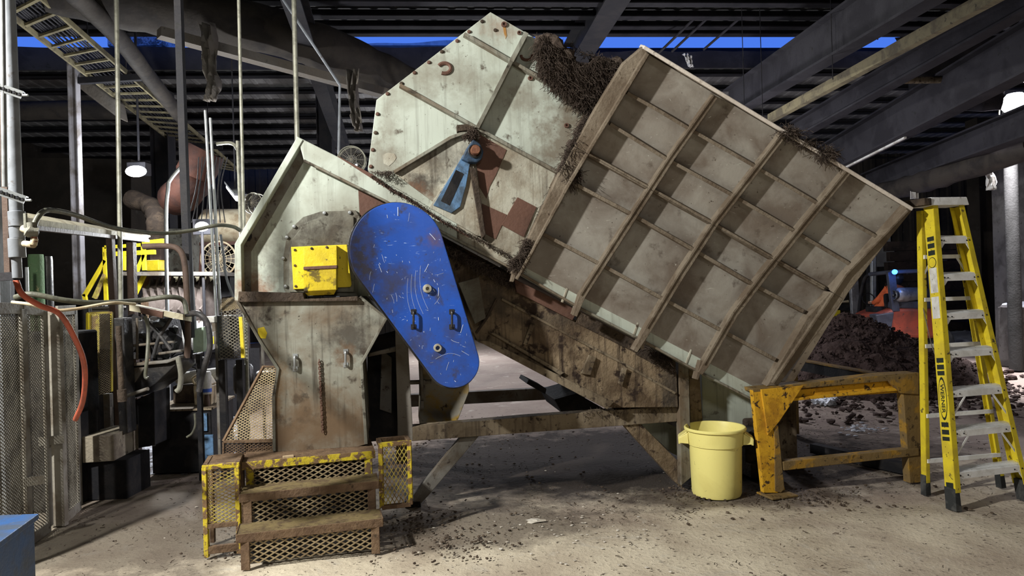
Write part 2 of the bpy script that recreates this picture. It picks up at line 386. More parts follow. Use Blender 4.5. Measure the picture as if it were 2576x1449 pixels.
# corrugated sheet helper (wave along a, height along b)
def corr(name, o, a, b, n, pitch, amp, m):
    bm = NB(); o, a, b, n = V(o), V(a), V(b), V(n); L = a.length; k = int(L/pitch); pr = []
    for i in range(k):
        t = i*pitch
        for f, h in ((0, 0), (.55, 0), (.65, 1), (.9, 1)): pr.append((t+f*pitch, h*amp))
    A = [bm.verts.new(o+a.normalized()*s+n*h) for s, h in pr]; B = [bm.verts.new(o+a.normalized()*s+n*h+b) for s, h in pr]
    for i in range(len(pr)-1): bm.faces.new((A[i], A[i+1], B[i+1], B[i]))
    return struct(name, bm, m)
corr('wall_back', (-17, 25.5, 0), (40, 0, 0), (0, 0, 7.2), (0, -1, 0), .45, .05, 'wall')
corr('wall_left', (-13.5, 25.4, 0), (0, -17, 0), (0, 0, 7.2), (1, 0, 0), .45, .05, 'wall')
# roofs: near slope rises to an open slot at about Y=13, beyond it the far roof hangs lower
Zn = lambda y: 6.31-(13.0-y)*.21
far0 = W(1288, 146, 13.55).z
Zf = lambda y: far0+.02-(y-13.5)*.012
RB = []
corr('ceiling_near', (-15, 4.4, Zn(4.4)+.16), (36, 0, 0), (0, 8.6, 8.6*.21), (0, 0, -1), .30, .012, 'deck')
corr('ceiling_far', (-15, 13.7, Zf(13.7)+.16), (36, 0, 0), (0, 11.9, -11.9*.012), (0, 0, -1), .30, .012, 'deck')
def zbar(name, y, z, h=.14, wd=.16, x0=-15, x1=21, m='purlin'):
    b = NB(); box(b, ((x0+x1)/2, y, z), x1-x0, .02, h); box(b, ((x0+x1)/2, y-wd/2, z-h/2), x1-x0, wd, .018)
    box(b, ((x0+x1)/2, y+wd/2, z+h/2), x1-x0, wd, .018); struct(name, b, m)
corr('ceiling_front', (-15, -8.2, 6.9), (36, 0, 0), (0, 12.8, 0), (0, 0, -1), .40, .04, 'deck')
b = NB(); box(b, (3, 4.5, 5.8), 36, .04, 2.4); struct('wall_fascia', b, 'deck')
b = NB(); box(b, (2, -8.2, 3.5), 34, .1, 7); struct('wall_front', b, 'wall')
b = NB(); box(b, (17.5, 9, 3.6), .1, 34, 7.2); struct('wall_right', b, 'wall')
b = NB(); box(b, (-13.6, 0, 3.5), .1, 17, 7.2); struct('wall_left_front', b, 'wall')
b = NB(); box(b, (2, -3.6, -.03), 34, 9.2, .04); struct('floor_front', b, 'floor')
ti = 1
for y in (4.9, 6.2, 7.5, 8.8, 10.0, 11.1, 12.1, 12.95):
    zbar('trim_%d' % ti, y, Zn(y)+.05); ti += 1
for y in (13.7, 14.8, 15.9, 17.0, 18.1, 19.2, 20.4, 21.7, 23.0, 24.4):
    zbar('trim_%d' % ti, y, Zf(y)+.07, h=.13 if y > 14 else .3); ti += 1
# torn fascia and rags of sheeting along the slot edge (jagged lip)
bm = NB(); xs = [x*.25 for x in range(-60, 80)]
for i in range(len(xs)-1):
    x = xs[i]; hgt = (.10 if x < 2 else .22)+.10*noise.noise(V((x*1.3, 0, 0)))+(.18*abs(noise.noise(V((x*3.1, 5, 0)))) if x > 1.5 else .03)
    h2 = (.10 if xs[i+1] < 2 else .22)+.10*noise.noise(V((xs[i+1]*1.3, 0, 0)))+(.18*abs(noise.noise(V((xs[i+1]*3.1, 5, 0)))) if xs[i+1] > 1.5 else .03)
    z0 = Zf(13.6)-.22; zt = W(1288, 120 if x < 1.2 else 136, 13.55).z+.06; hgt = (hgt-.1)*.3+.02; h2 = (h2-.1)*.3+.02
    hexa(bm, [V((x, 13.52, z0)), V((xs[i+1], 13.52, z0)), V((xs[i+1], 13.52, zt+h2-.08)), V((x, 13.52, zt+hgt-.08))],
         [V((x, 13.58, z0)), V((xs[i+1], 13.58, z0)), V((xs[i+1], 13.58, zt+h2-.08)), V((x, 13.58, zt+hgt-.08))])
struct('trim_%d' % ti, bm, 'girder'); ti += 1
for o in list(COL.objects):
    if o.type == 'MESH' and (o.name.startswith('trim_') or o.name in ('ceiling_near', 'ceiling_far')):
        R_ = Matrix.Rotation(math.radians(4.6), 4, 'Z'); o.matrix_world = Matrix.Translation((0, 13, 0)) @ R_ @ Matrix.Translation((0, -13, 0)) @ Matrix.Translation(o.location)
# neighbouring roof block seen through the slot
bm = NB(); a = W(270, 92, 16); b_ = W(410, 112, 16); box(bm, ((a.x+b_.x)/2, 16.4, (a.z+b_.z)/2), b_.x-a.x, .8, .22); 
obj('roof_curb', bm, 'frost', label='pale frosted roof upstand seen through the open slot at upper left', cat='roof curb')
b = NB()
for k in range(40):
    t0, t1 = k/40, (k+1)/40; h = lambda t: .05+.035*math.sin(t*9)+.02*math.sin(t*23)
    a, c = W(520+690*t0, 114, 14.3), W(520+690*t1, 114, 14.3)
    hexa(b, [a, c, c+ZU_*h(t1), a+ZU_*h(t0)], [a+V((0, .5, 0)), c+V((0, .5, 0)), c+V((0, .5, 0))+ZU_*h(t1), a+V((0, .5, 0))+ZU_*h(t0)])
obj('roof_snow', b, 'snow', label='thin bank of pale frost lying along the far lip of the roof slot', cat='snow', kind='stuff')
# large rafters on the right, running back and down
def rafter(name, pts0, Y0, pts1, Y1, wd, ht, m, fl=.03):
    p0 = W(*pts0, Y0); p1 = W(*pts1, Y1); b = NB()
    beam(b, p0, p1, fl, ht); up = V((0, 0, ht/2))
    beam(b, p0+up, p1+up, wd, fl); beam(b, p0-up, p1-up, wd, fl)
    return struct(name, b, m)
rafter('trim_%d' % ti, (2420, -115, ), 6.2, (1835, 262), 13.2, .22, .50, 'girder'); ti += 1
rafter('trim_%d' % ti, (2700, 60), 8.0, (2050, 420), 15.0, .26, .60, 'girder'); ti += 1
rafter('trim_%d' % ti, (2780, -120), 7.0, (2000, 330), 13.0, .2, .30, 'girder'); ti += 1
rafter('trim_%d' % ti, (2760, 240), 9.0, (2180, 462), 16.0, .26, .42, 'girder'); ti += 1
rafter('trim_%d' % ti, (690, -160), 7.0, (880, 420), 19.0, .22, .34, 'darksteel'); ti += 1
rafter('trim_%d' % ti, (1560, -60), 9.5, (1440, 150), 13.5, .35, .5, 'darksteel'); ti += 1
# columns
def col_(name, px, y0, y1, Y, wd, m, dp=None):
    p1 = W(px[1], y1, Y); p0 = V((p1.x, p1.y, 0)); p1 = V((p0.x, p0.y, W(px[0], y0, Y).z)); b = NB()
    box(b, ((p0.x), p0.y, p1.z/2), wd, .02, p1.z); box(b, (p0.x-wd/2, p0.y, p1.z/2), .015, dp or wd, p1.z); box(b, (p0.x+wd/2, p0.y, p1.z/2), .015, dp or wd, p1.z)
    return struct(name, b, m)
col_('trim_%d' % ti, (190, 200), 120, 720, 10.5, .11, 'column'); ti += 1
col_('trim_%d' % ti, (800, 830), 120, 700, 15.0, .30, 'darksteel'); ti += 1
col_('trim_%d' % ti, (395, 420), 230, 720, 14.5, .34, 'darksteel'); ti += 1
col_('trim_%d' % ti, (2470, 2480), 300, 780, 19, .5, 'wall'); ti += 1
# concrete pier right
p = W(2600, 700, 13.6); bm = NB(); box(bm, (p.x, 13.6, 2.2), .9, .9, 4.4); struct('trim_%d' % ti, bm, 'concretecol'); ti += 1
# long timber retaining wall, right back
bm = NB()
x0 = W(2215, 700, 22).x; x1 = W(2530, 700, 22).x
for k in range(9):
    z = .16+k*.31; box(bm, ((x0+x1)/2+.05*math.sin(k*3), 21.6, z), x1-x0, .22, .285)
obj('timber_bulkhead', bm, 'timber', label='tall bulkhead of stacked dark timbers against the far right wall', cat='retaining wall', bev=.01)
# lighter wall sheets above the bulkhead, as wall structure
bm = NB()
for (a, b2, c, d) in ((2205, 620, 2250, 670), (2350, 636, 2382, 662), (2405, 570, 2440, 640), (2440, 500, 2475, 525), (2205, 560, 2240, 612)):
    p, q = W(a, b2, 25.3), W(c, d, 25.3); box(bm, ((p.x+q.x)/2, 25.3, (p.z+q.z)/2), q.x-p.x, .04, p.z-q.z)
struct('trim_%d' % ti, bm, 'deck'); ti += 1
# ================================================================= MACHINE
YA = math.radians(9); U = V((math.cos(YA), math.sin(YA), 0)); NW = V((math.sin(YA), -math.cos(YA), 0)); ZU = V((0, 0, 1))
O = G(1030, 1275)
def M(px, py, w_=0.0): return onpl(px, py, O+NW*w_, NW)
mach = thing('feed_hopper', 'huge tilted pale green and brown steel hopper machine on a steel frame', 'industrial machine', (O.x+1.4, O.y+.9, 0))
def mp(name, pts, w0, w1, m, parent=None, bev=.004, **k):
    b = NB(); prism(b, [M(x, y, w0) for x, y in pts], NW*(w1-w0)); return obj(name, b, m, parent or mach, bev=bev, **k)
# --- chute body (upper left box)
mp('chute_wall', [(1234, 30), (1318, 79), (1545, 215), (1330, 662), (1302, 655), (935, 438), (925, 427), (947, 251)], .20, -1.55, 'mint')
def seam(pts, w0=.255, hw=4, m='mintdirty', name='chute_rib', w1=.19):
    mp(name, offs(pts, hw), w0, w1, m, bev=.002)
seam([(1168, 84), (1287, 153)]); seam([(1287, 153), (1484, 268)])
seam([(1006, 213), (1201, 322)]); seam([(1201, 322), (1404, 433)])
seam([(1325, 81), (1287, 153)], .29, 6); seam([(1287, 153), (1201, 321)], .29, 5, 'mintold')
seam([(1201, 321), (1133, 346), (992, 432)])
mp('chute_end_plate', offs([(1479, 268), (1404, 433), (1308, 640)], 4), .23, .19, 'mintdirty')
mp('gap_shadow_strip', [(1488, 262), (1500, 268), (1330, 655), (1302, 640)], .206, .19, 'darkgrime')  # dark strip standing in for the recess shadow beside the flange
# chute edge bolts
bolts = [(1213, 54), (1180, 80), (1150, 103), (1112, 130), (1079, 157), (1043, 183), (1010, 210), (975, 236), (950, 287), (945, 334), (938, 377), (933, 419), (1246, 76)]
for i, (x, y) in enumerate(bolts):
    b = NB(); c = M(x, y, .2); lathe(b, c, [(0, .014), (.011, .012), (.014, .004), (.016, 0)], 8, NW); obj('bolt', b, 'rustbrown' if i % 3 else 'darkgrime', mach)
for (x, y, r) in ((1268, 62, 7), (1306, 83, 5), (1334, 197, 6), (1390, 226, 5), (1425, 316, 6)):
    b = NB(); c = M(x, y, .2); s = r/330.; lathe(b, c, [(0, .003), (s*.5, .003), (s*.55, .014), (s, .014), (s*1.1, 0)], 16, NW); obj('port_hole', b, 'rustbrown', mach)
# C-shaped weld scar and rust run
P_ = [M(1118+16*math.cos(t), 172+13*math.sin(t), .203) for t in [math.radians(a) for a in range(-150, 130, 14)]]
b = NB(); tube(b, P_, .015, 6); obj('weld_scar', b, 'rustbrown', mach)
P_ = [M(1325+14*math.cos(t), 140+11*math.sin(t), .203) for t in [math.radians(a) for a in range(-10, 200, 14)]]
b = NB(); tube(b, P_, .012, 6); obj('weld_scar', b, 'rustbrown', mach)
mat('ruststain', (.33, .17, .055), (.40, .37, .27), sc=20, rough=.7, bump=0)
mp('rust_streak', [(1265, 66), (1272, 66), (1275, 90), (1272, 98), (1268, 84)], .2025, .199, 'ruststain', bev=0)
mp('paint_patch', [(962, 390), (975, 384), (992, 386), (998, 396), (990, 408), (978, 418), (965, 411)], .2025, .199, 'creamdirt', bev=0)
# --- lower bearing bay
mp('lower_panel', [(1201, 322), (1404, 433), (1306, 655), (1250, 625), (992, 436), (1133, 346)], .215, .19, 'creamdirt', bev=.002)
mp('rust_panel', [(1207, 338), (1275, 377), (1248, 440), (1232, 470), (1224, 500), (1206, 470), (1196, 400)], .2195, .2, 'rustbrown', bev=.002)
mp('rust_panel', [(1212, 512), (1275, 540), (1247, 602), (1214, 585)], .2195, .2, 'rustbrown', bev=.002)
mp('rust_panel', [(1302, 496), (1350, 521), (1318, 597), (1262, 566)], .226, .2, 'rustbrown', bev=.002)
mp('guard_plate', [(1176, 410), (1192, 418), (1214, 596), (1170, 585), (1092, 545), (1080, 520), (1160, 400)], .24, .19, 'creamdirt', bev=.003)
mp('strut', [(1181, 419), (1198, 424), (1222, 590), (1212, 600)], .27, .2, 'darkgrime')
mp('bearing_bracket', [(1166, 388), (1184, 402), (1172, 470), (1158, 520), (1136, 536), (1090, 516)], .262, .21, 'bluepaint', label='blue painted slotted bracket')
mp('bracket_slot', [(1147, 427), (1167, 437), (1131, 517), (1109, 506)], .2645, .25, 'black', bev=0)
b = NB(); prism(b, [M(x, y, .31) for x, y in ((1190, 350), (1207, 360), (1217, 380), (1213, 398), (1200, 408), (1178, 408), (1161, 400), (1172, 376))], -NW*.1); bh = obj('bearing_housing', b, 'navy', mach, bev=.01)
b = NB(); c = M(1194, 381, .31); lathe(b, c, [(.045, 0), (.052, .012), (.044, .02), (.034, .012)], 24, NW); obj('seal_ring', b, 'blackgloss', bh)
b = NB(); lathe(b, c, [(0, .085), (.032, .085), (.035, .08), (.035, -.02)], 24, NW); obj('shaft', b, 'copper', bh, smooth=True)
seam([(1150, 322), (1175, 320), (1193, 328)], .27, 8, 'darkgrime', 'dirt_lip', .2)
# --- long inclined edge beam
up_ = [(748, 343), (941, 440), (1150, 563), (1302, 655), (1467, 745), (1632, 827), (1746, 885), (1897, 968)]
lo_ = [(764, 403), (969, 505), (1150, 603), (1290, 676), (1455, 772), (1620, 858), (1740, 925), (1893, 1005)]
mp('edge_beam', up_[:3]+lo_[:3][::-1], .30, .12, 'mint', bev=.006)
mp('edge_beam', up_[2:4]+lo_[2:4][::-1], .30, .12, 'creamdirt', bev=.006)
mp('edge_beam', up_[3:]+lo_[3:][::-1], .30, .12, 'mint', bev=.006)
mp('beam_lip', offs(lo_, 3), .32, .27, 'mintdirty')
mp('rust_crust', offs([(850, 393), (935, 443), (985, 478), (1036, 506), (1110, 556), (1180, 596)], [1, 5, 4, 3, 3, 2]), .306, .28, 'rustbrown')
# --- discharge head (lower left)
mp('head_panel', [(767, 400), (969, 505), (1103, 580), (1110, 745), (610, 745), (612, 633), (640, 590)], .20, -1.45, 'mint')
mp('head_rim', [(748, 343), (590, 614), (590, 757), (609, 757), (606, 616), (762, 352)], .31, -1.5, 'mint')
mp('head_rim_web', [(762, 352), (606, 616), (609, 747), (631, 747), (631, 633), (766, 402)], .212, .18, 'framesteel')  # web toned dark for the shade behind the rim
for pts in ([(744, 396), (766, 402), (631, 633), (627, 600)],):
    pass
mp('rim_hole', [(622, 588), (632, 586), (634, 597), (626, 607), (618, 604)], .2145, .2, 'black', bev=0)
b = NB()
for i in range(2): pass
b.free()
mp('brown_patch_plate', [(901, 476), (985, 520), (985, 545), (905, 545)], .2025, .19, 'rustbrown', bev=0)
mp('shelf_ledge', [(600, 733), (762, 737), (766, 752), (900, 745), (900, 757), (598, 760)], .34, .18, 'darkgrime')
arch_o = [(713, 724), (713, 642), (722, 590), (742, 565), (762, 546), (806, 532), (895, 529), (905, 545), (900, 745), (722, 745)]
arch_i = [(728, 735), (727, 645), (736, 600), (768, 560), (808, 546), (890, 545), (890, 735)]
mp('arch_flange', arch_o, .225, .19, 'mintold'); mp('arch_plate', arch_i, .245, .19, 'mintold')
for x, y in ((816, 536), (880, 535), (722, 597), (713, 650), (719, 720), (740, 570)):
    b = NB(); lathe(b, M(x, y, .225), [(0, .018), (.012, .016), (.015, .0)], 8, NW); obj('bolt', b, 'galv', mach)
# yellow cover
yc = mp('bearing_cover', [(732, 621), (873, 615), (875, 640), (884, 716), (881, 722), (738, 728)], .27, .24, 'yellow', label='bright yellow sheet metal cover')
mp('cover_box', [(764, 622), (847, 617), (848, 673), (763, 677)], .34, .26, 'yellow', yc)
mp('cover_box', [(762, 677), (846, 673), (846, 729), (764, 733)], .40, .26, 'yellowgrime', yc)
b = NB(); a = [M(x, y, .40) for x, y in ((764, 733), (846, 729))]; c_ = [M(x, y, .33) for x, y in ((840, 741), (774, 744))]
d_ = [M(x, y, .27) for x, y in ((764, 733), (846, 729))]; e_ = [M(x, y, .27) for x, y in ((840, 741), (774, 744))]
hexa(b, [a[0], a[1], c_[0], c_[1]], [d_[0], d_[1], e_[0], e_[1]]); obj('cover_base', b, 'yellowgrime', yc)
mp('cover_seam', [(763, 671), (848, 667), (848, 675), (763, 679)], .409, .3, 'rustbrown', yc)
for x, y in ((742, 629), (742, 668), (744, 720), (784, 625), (822, 622)):
    b = NB(); lathe(b, M(x, y, .27 if x < 760 else .34), [(0, .01), (.008, .008), (.01, 0)], 8, NW); obj('screw', b, 'darkgrime', yc)
# --- funnel under the head
fun = mp('discharge_funnel', [(597, 757), (905, 747), (975, 800), (909, 914), (921, 1118), (900, 1124), (690, 1138), (688, 1000), (699, 928)], .30, -.75, 'mintdirty')
mp('funnel_lip', offs([(597, 757), (655, 860), (699, 928), (688, 1000), (690, 1136)], 4), .315, .1, 'mintold')
mp('funnel_lip', offs([(905, 747), (972, 800), (909, 914), (921, 1118)], 4), .315, .1, 'mintold')
mp('paint_splash', [(648, 826), (664, 822), (672, 838), (668, 852), (650, 850)], .3025, .29, 'yellow', bev=0)
def handle(px, py, w0, L, parent, m='galv', wd=.028):
    t = M(px, py-L, w0); q = M(px, py+L, w0); b = NB()
    tube(b, spline([t, t+NW*wd, t*.8+q*.2+NW*wd*1.25, t*.2+q*.8+NW*wd*1.25, q+NW*wd, q], 5), .008, 8)
    box(b, t+NW*.002, .035, .006, .035, YA); box(b, q+NW*.002, .035, .006, .035, YA)
    return obj('handle', b, m, parent, smooth=True)
handle(743, 912, .30, 16, mach); handle(870, 901, .30, 17, mach)
b = NB(); n = 30
for i in range(n):
    c = M(803+ (812-803)*i/n, 908+(1090-908)*i/n, .317); ax = U if i % 2 else (U*.3+NW).normalized(); 
    P_ = [c+ZU*(.014*math.cos(t))+ax*(.008*math.sin(t)) for t in [k*2*math.pi/8 for k in range(9)]]; tube(b, P_, .003, 5, False)
obj('chain', b, 'rustbrown', mach)
# --- blue belt guard
def hull2(c0, r0, c1, r1, n=28):
    P = [(c0[0]+r0*math.cos(2*math.pi*k/64), c0[1]+r0*math.sin(2*math.pi*k/64)) for k in range(64)]+[(c1[0]+r1*math.cos(2*math.pi*k/48), c1[1]+r1*math.sin(2*math.pi*k/48)) for k in range(48)]
    P = sorted(set((round(a, 3), round(b_, 3)) for a, b_ in P)); 
    def half(Q):
        o = []
        for p in Q:
            while len(o) > 1 and (o[-1][0]-o[-2][0])*(p[1]-o[-2][1])-(o[-1][1]-o[-2][1])*(p[0]-o[-2][0]) <= 0: o.pop()
            o.append(p)
        return o[:-1]
    return half(P)+half(P[::-1])
gp = hull2((998, 628), 119, (1141, 911), 65)
gd = mp('belt_guard', gp, .60, .50, 'blue', bev=.006, label='large blue teardrop shaped belt guard')
mp('guard_rim', hull2((995, 629), 121, (1138, 913), 66), .53, .36, 'blackgloss', gd)
b = NB(); lathe(b, M(1075, 726, .6), [(0, .012), (.012, .012), (.013, .03), (.028, .028), (.032, 0)], 20, NW); obj('shaft_plug', b, 'creamdirt', gd, smooth=True)
b = NB(); lathe(b, M(1101, 875, .6), [(.014, .0), (.016, .022), (.026, .022), (.030, 0)], 20, NW); obj('shaft_ring', b, 'creamdirt', gd, smooth=True)
handle(1040, 803, .60, 19, gd, 'blackgloss'); handle(1136, 803, .60, 19, gd, 'blackgloss')
mat('scratch', (.55, .62, .78), rough=.5, bump=0)
b = NB()
for i in range(95):
    x, y = rpoly(hull2((998, 628), 105, (1141, 911), 55)); 
    if y < 640 and random.random() < .75: continue
    a = random.gauss(1.25, .5); l = random.choice((3, 4, 5, 8, 22)); c = random.uniform(-.3, .3)
    P_ = [M(x+math.cos(a+c*t)*l*t, y+math.sin(a+c*t)*l*t, .6008) for t in (0, .35, .7, 1)]
    tube(b, P_, random.choice((.0008, .0012, .002)), 3)
for x0 in (1030, 1040, 1050, 1062):
    P_ = [M(x0-4-14*math.sin(t*2.6)+t*26, 668+abs(x0-1062)+t*110, .6008) for t in [k/8 for k in range(9)]]; tube(b, P_, .0008, 3)
P_ = [M(1096+ t*62, 903-14*math.sin(t*2.6), .6008) for t in [k/8 for k in range(9)]]; tube(b, P_, .0014, 3)
P_ = [M(1001, 521+t*22, .6008) for t in (0, .5, 1)]; tube(b, P_, .003, 4)
obj('scratch_marks', b, 'scratch', gd, kind='stuff')
mp('side_plate', [(1153, 712), (1205, 697), (1222, 800), (1195, 815)], .20, .17, 'greypurple' if 'greypurple' in MATS else 'mintold')  # darker plate standing in for the belt guard's cast shadow
# --- conveyor housing under the beam
mp('conveyor_housing', [(1120, 630), (1290, 722), (1480, 822), (1702, 935), (1706, 1024), (1528, 1026), (1240, 875), (1202, 860), (1150, 745)], .10, -1.3, 'woodgrime')
mp('conveyor_flange', [(1198, 856), (1232, 858), (1545, 1012), (1528, 1030)], .17, .0, 'framebrown')
mp('conveyor_flange', [(1228, 835), (1245, 838), (1420, 938), (1410, 944)], .13, .0, 'framebrown')
for pts in ([(1316, 866), (1334, 815), (1346, 818), (1326, 868)], [(1462, 940), (1482, 893), (1500, 900), (1486, 944)], [(1556, 965), (1566, 925), (1578, 928), (1566, 972)]):
    mp('bracket', pts, .13, .1, 'framebrown')
mp('conveyor_seam', offs([(1262, 752), (1440, 848), (1560, 910), (1700, 990)], 3), .125, .1, 'framebrown')
mp('conveyor_seam', offs([(1198, 838), (1225, 800), (1250, 752)], 3), .125, .1, 'darkgrime')
mp('trough', [(1105, 590), (1290, 690), (1290, 726), (1120, 640)], .13, .0, 'darkgrime')
mp('trough_plate', [(1292, 700), (1455, 782), (1440, 806), (1300, 735)], .14, .0, 'rustbrown')
mp('trough_plate', [(1455, 782), (1620, 868), (1600, 888), (1448, 812)], .12, .0, 'darkgrime')
mp('trough_plate', [(1620, 870), (1700, 905), (1700, 945), (1600, 892)], .12, .0, 'darkgrime')
mp('white_side_plate', [(1765, 938), (1893, 1003), (1905, 1062), (1850, 1078), (1768, 1062)], -.14, -.9, 'mint')
mp('white_side_plate', [(1605, 1062), (1712, 1050), (1712, 1150), (1690, 1140)], -.30, -.9, 'mint')
# --- hopper panel, flared towards the top
ha, hb = M(1302, 668, .30), M(1895, 975, .30)
hc, hd_, he = M(1480, 388, .40), M(2075, 725, .40), M(1634, 138, .74)
HN = (hb-ha).cross(hc-ha).normalized()
if HN.dot(NW) < 0: HN = -HN
HN2 = (hd_-hc).cross(he-hc).normalized()
if HN2.dot(NW) < 0: HN2 = -HN2
bl = lambda x, y: y-(388+(725-388)/(2075-1480)*(x-1480))
def Hq(px, py, h, up): return onpl(px, py, hc+HN2*h, HN2) if up else onpl(px, py, ha+HN*h, HN)
def Hp(px, py, h=0.0): return Hq(px, py, h, bl(px, py) < 0)
def half(pts, up):
    out = []; n = len(pts); s_ = -1 if up else 1
    for i in range(n):
        p, q = pts[i], pts[(i+1) % n]; a, c = bl(*p)*s_, bl(*q)*s_
        if a >= 0: out.append(p)
        if a*c < 0: t = a/(a-c); out.append((p[0]+(q[0]-p[0])*t, p[1]+(q[1]-p[1])*t))
    return out
def hp(name, pts, h0, h1, m, parent=None, bev=.004, **k):
    b = NB()
    for up in (True, False):
        q = half(pts, up)
        if len(q) > 2: prism(b, [Hq(x, y, h0, up) for x, y in q], (HN2 if up else HN)*(h1-h0))
    return obj(name, b, m, parent or mach, bev=bev, **k)
hpan = hp('hopper_panel', [(1634, 138), (2290, 530), (1935, 968), (1895, 972), (1310, 668), (1438, 452)], 0, -.02, 'ribpanel', label='rib-stiffened grey brown hopper side')
# hopper body behind panel: far side and ends
b = NB(); bk = -NW*1.9
Tp_ = [Hq(1634, 130, -.025, True), Hq(2292, 528, -.025, True)]; Md = [Hq(2104, 741, -.025, True), Hq(1474, 385, -.025, True)]; Bt = [Hq(1900, 978, -.025, False), Hq(1305, 668, -.025, False)]
bkM = bk*.85
hexa(b, [Tp_[0], Tp_[1], Md[0], Md[1]], [Tp_[0]+bk*1.15, Tp_[1]+bk*1.15, Md[0]+bkM, Md[1]+bkM])
hexa(b, [Md[1], Md[0], Bt[0], Bt[1]], [Md[1]+bkM, Md[0]+bkM, Bt[0]+bk*.6, Bt[1]+bk*.6]); obj('hopper_body', b, 'ribbar', mach)
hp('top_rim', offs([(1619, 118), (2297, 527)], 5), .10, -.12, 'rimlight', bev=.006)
# flanges at both ends
hp('end_flange', [(1567, 161), (1619, 117), (1634, 138), (1438, 456), (1312, 694), (1287, 690), (1404, 441), (1500, 270)], .07, -.04, 'ribbar', bev=.006)
hp('flange_lip', offs([(1630, 134), (1437, 454), (1300, 703)], [5, 4, 3]), .12, .05, 'ribbar')
hp('end_flange', [(2297, 527), (2280, 522), (2030, 800), (1928, 972), (1958, 970), (2238, 600)], .09, -.05, 'ribbar', bev=.006)
hp('end_lip', offs([(2285, 530), (2130, 690), (1945, 965)], 3), .115, .05, 'ribbar')
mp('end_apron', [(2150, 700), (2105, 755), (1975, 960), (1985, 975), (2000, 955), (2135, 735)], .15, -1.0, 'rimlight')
tr = [[(1800, 243), (1690, 397), (1575, 573), (1465, 745), (1446, 795)], [(1972, 340), (1800, 562), (1715, 690), (1632, 828), (1598, 884)], [(2137, 430), (2030, 560), (1925, 690), (1850, 790), (1775, 920), (1762, 940)]]
for t_ in tr:
    r = hp('transverse_rib', offs(t_, [7, 8, 9]+[8]*(len(t_)-4)+[6]), .085, -.005, 'ribbar', bev=.003)
    hp('rib_lip', offs([(x-5, y-3) for x, y in t_[:-1]], 2), .095, .06, 'ribbar', r, bev=0)
Lr = [[(1578, 234), (1655, 277), (1742, 329), (1888, 412), (2050, 508), (2207, 597)],
      [(1535, 312), (1668, 395), (1830, 484), (1985, 574), (2138, 665)],
      [(1480, 388), (1620, 466), (1784, 557), (1935, 645), (2075, 725)],
      [(1438, 458), (1583, 535), (1735, 622), (1880, 707), (2022, 783)],
      [(1362, 586), (1510, 664), (1660, 747), (1812, 829), (1952, 905)]]
for t_ in Lr: hp('longitudinal_rib', offs(t_, 4.5), .06, -.005, 'ribbar', bev=.003)
# feet of ribs crossing the edge beam
for x, y in ((1300, 676), (1460, 762), (1626, 845), (1765, 922)):
    mp('rib_foot', [(x-3, y-16), (x+7, y-12), (x-8, y+34), (x-15, y+32)], .36, .28, 'ribbar')
for x, y in ((1425, 728), (1603, 815), (1737, 882)): mp('beam_strap', [(x, y-4), (x+5, y-2), (x-8, y+34), (x-13, y+32)], .306, .28, 'creamdirt')
# --- base frame
mp('frame_post', [(994, 826), (1012, 836), (1026, 856), (1040, 1108), (1001, 1106)], .04, -.10, 'framesteel')
mp('frame_post', [(1706, 884), (1732, 905), (1740, 1200), (1714, 1222)], .10, .02, 'mintdirty')
mp('frame_post', [(1732, 925), (1760, 940), (1768, 1065), (1742, 1190)], .02, -.10, 'woodgrime')
mp('frame_rail', [(1036, 1074), (1330, 1048), (1705, 1020), (1708, 1060), (1036, 1110)], .04, -.08, 'framebrown')
mp('frame_brace', [(1158, 1101), (1206, 1096), (1075, 1250), (1042, 1284), (1040, 1246)], .0, -.07, 'framesteel')
mp('frame_brace', [(1562, 1062), (1606, 1060), (1722, 1176), (1716, 1228), (1700, 1214)], .02, -.07, 'woodgrime')
mp('frame_brace', [(1562, 1140), (1598, 1142), (1700, 1196), (1700, 1212)], -1.4, -1.5, 'framebrown')
mp('frame_tie', [(930, 888), (996, 872), (998, 884), (925, 898)], .0, -.05, 'framesteel')
mp('frame_foot', [(1018, 1262), (1058, 1260), (1060, 1286), (1020, 1290)], .0, -.25, 'black')
for sx in (1010, 1730):
    b = NB(); q = M(sx, 1100, -1.55); box(b, (q.x, q.y, .65), .12, .10, 1.3, YA); obj('frame_post', b, 'framebrown', mach, bev=.004)
b = NB(); q0, q1 = M(1100, 1000, -1.55), M(1700, 980, -1.55); q1.z = q0.z = W(1290, 998, q0.y).z; beam(b, q0-U*.5, q1+U*.5, .1, .12); obj('frame_rail', b, 'framesteel', mach, bev=.004)
for sx in (1020, 1722):
    b = NB(); q = M(sx, 1060, 0.0); beam(b, q, q-NW*1.55, .1, .12); obj('cross_rail', b, 'framesteel', mach, bev=.004)
# drive gear below the belt guard
mp('drive_housing', [(1060, 900), (1178, 940), (1180, 985), (1150, 1062), (1055, 1066)], -.25, -.6, 'mixrust' if 'mixrust' in MATS else 'mintold')
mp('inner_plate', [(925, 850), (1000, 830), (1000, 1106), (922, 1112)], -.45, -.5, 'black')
mp('inner_plate', [(960, 880), (985, 900), (985, 1040), (955, 1030)], -.42, -.45, 'framesteel')
b = NB(); cyl(b, M(1056, 880, -.15), M(1062, 1000, -.15), .016, 10); obj('hydraulic_line', b, 'framesteel', mach, smooth=True)
b = NB(); q = M(1062, 975, -.18); box(b, q, .05, .05, .13, YA); box(b, M(1062, 1018, -.18), .03, .03, .07, YA); obj('valve_block', b, 'framesteel', mach, bev=.006)
b = NB(); cyl(b, M(1030, 962, -.18), M(1085, 960, -.18), .018, 10); obj('shaft_stub', b, 'framesteel', mach, smooth=True)
mat('mixrust', (.25, .23, .19), (.30, .19, .03), (.06, .045, .035), sc=4, rough=.8)
bpy.data.objects['drive_housing'].data.materials[0] = MATS['mixrust']
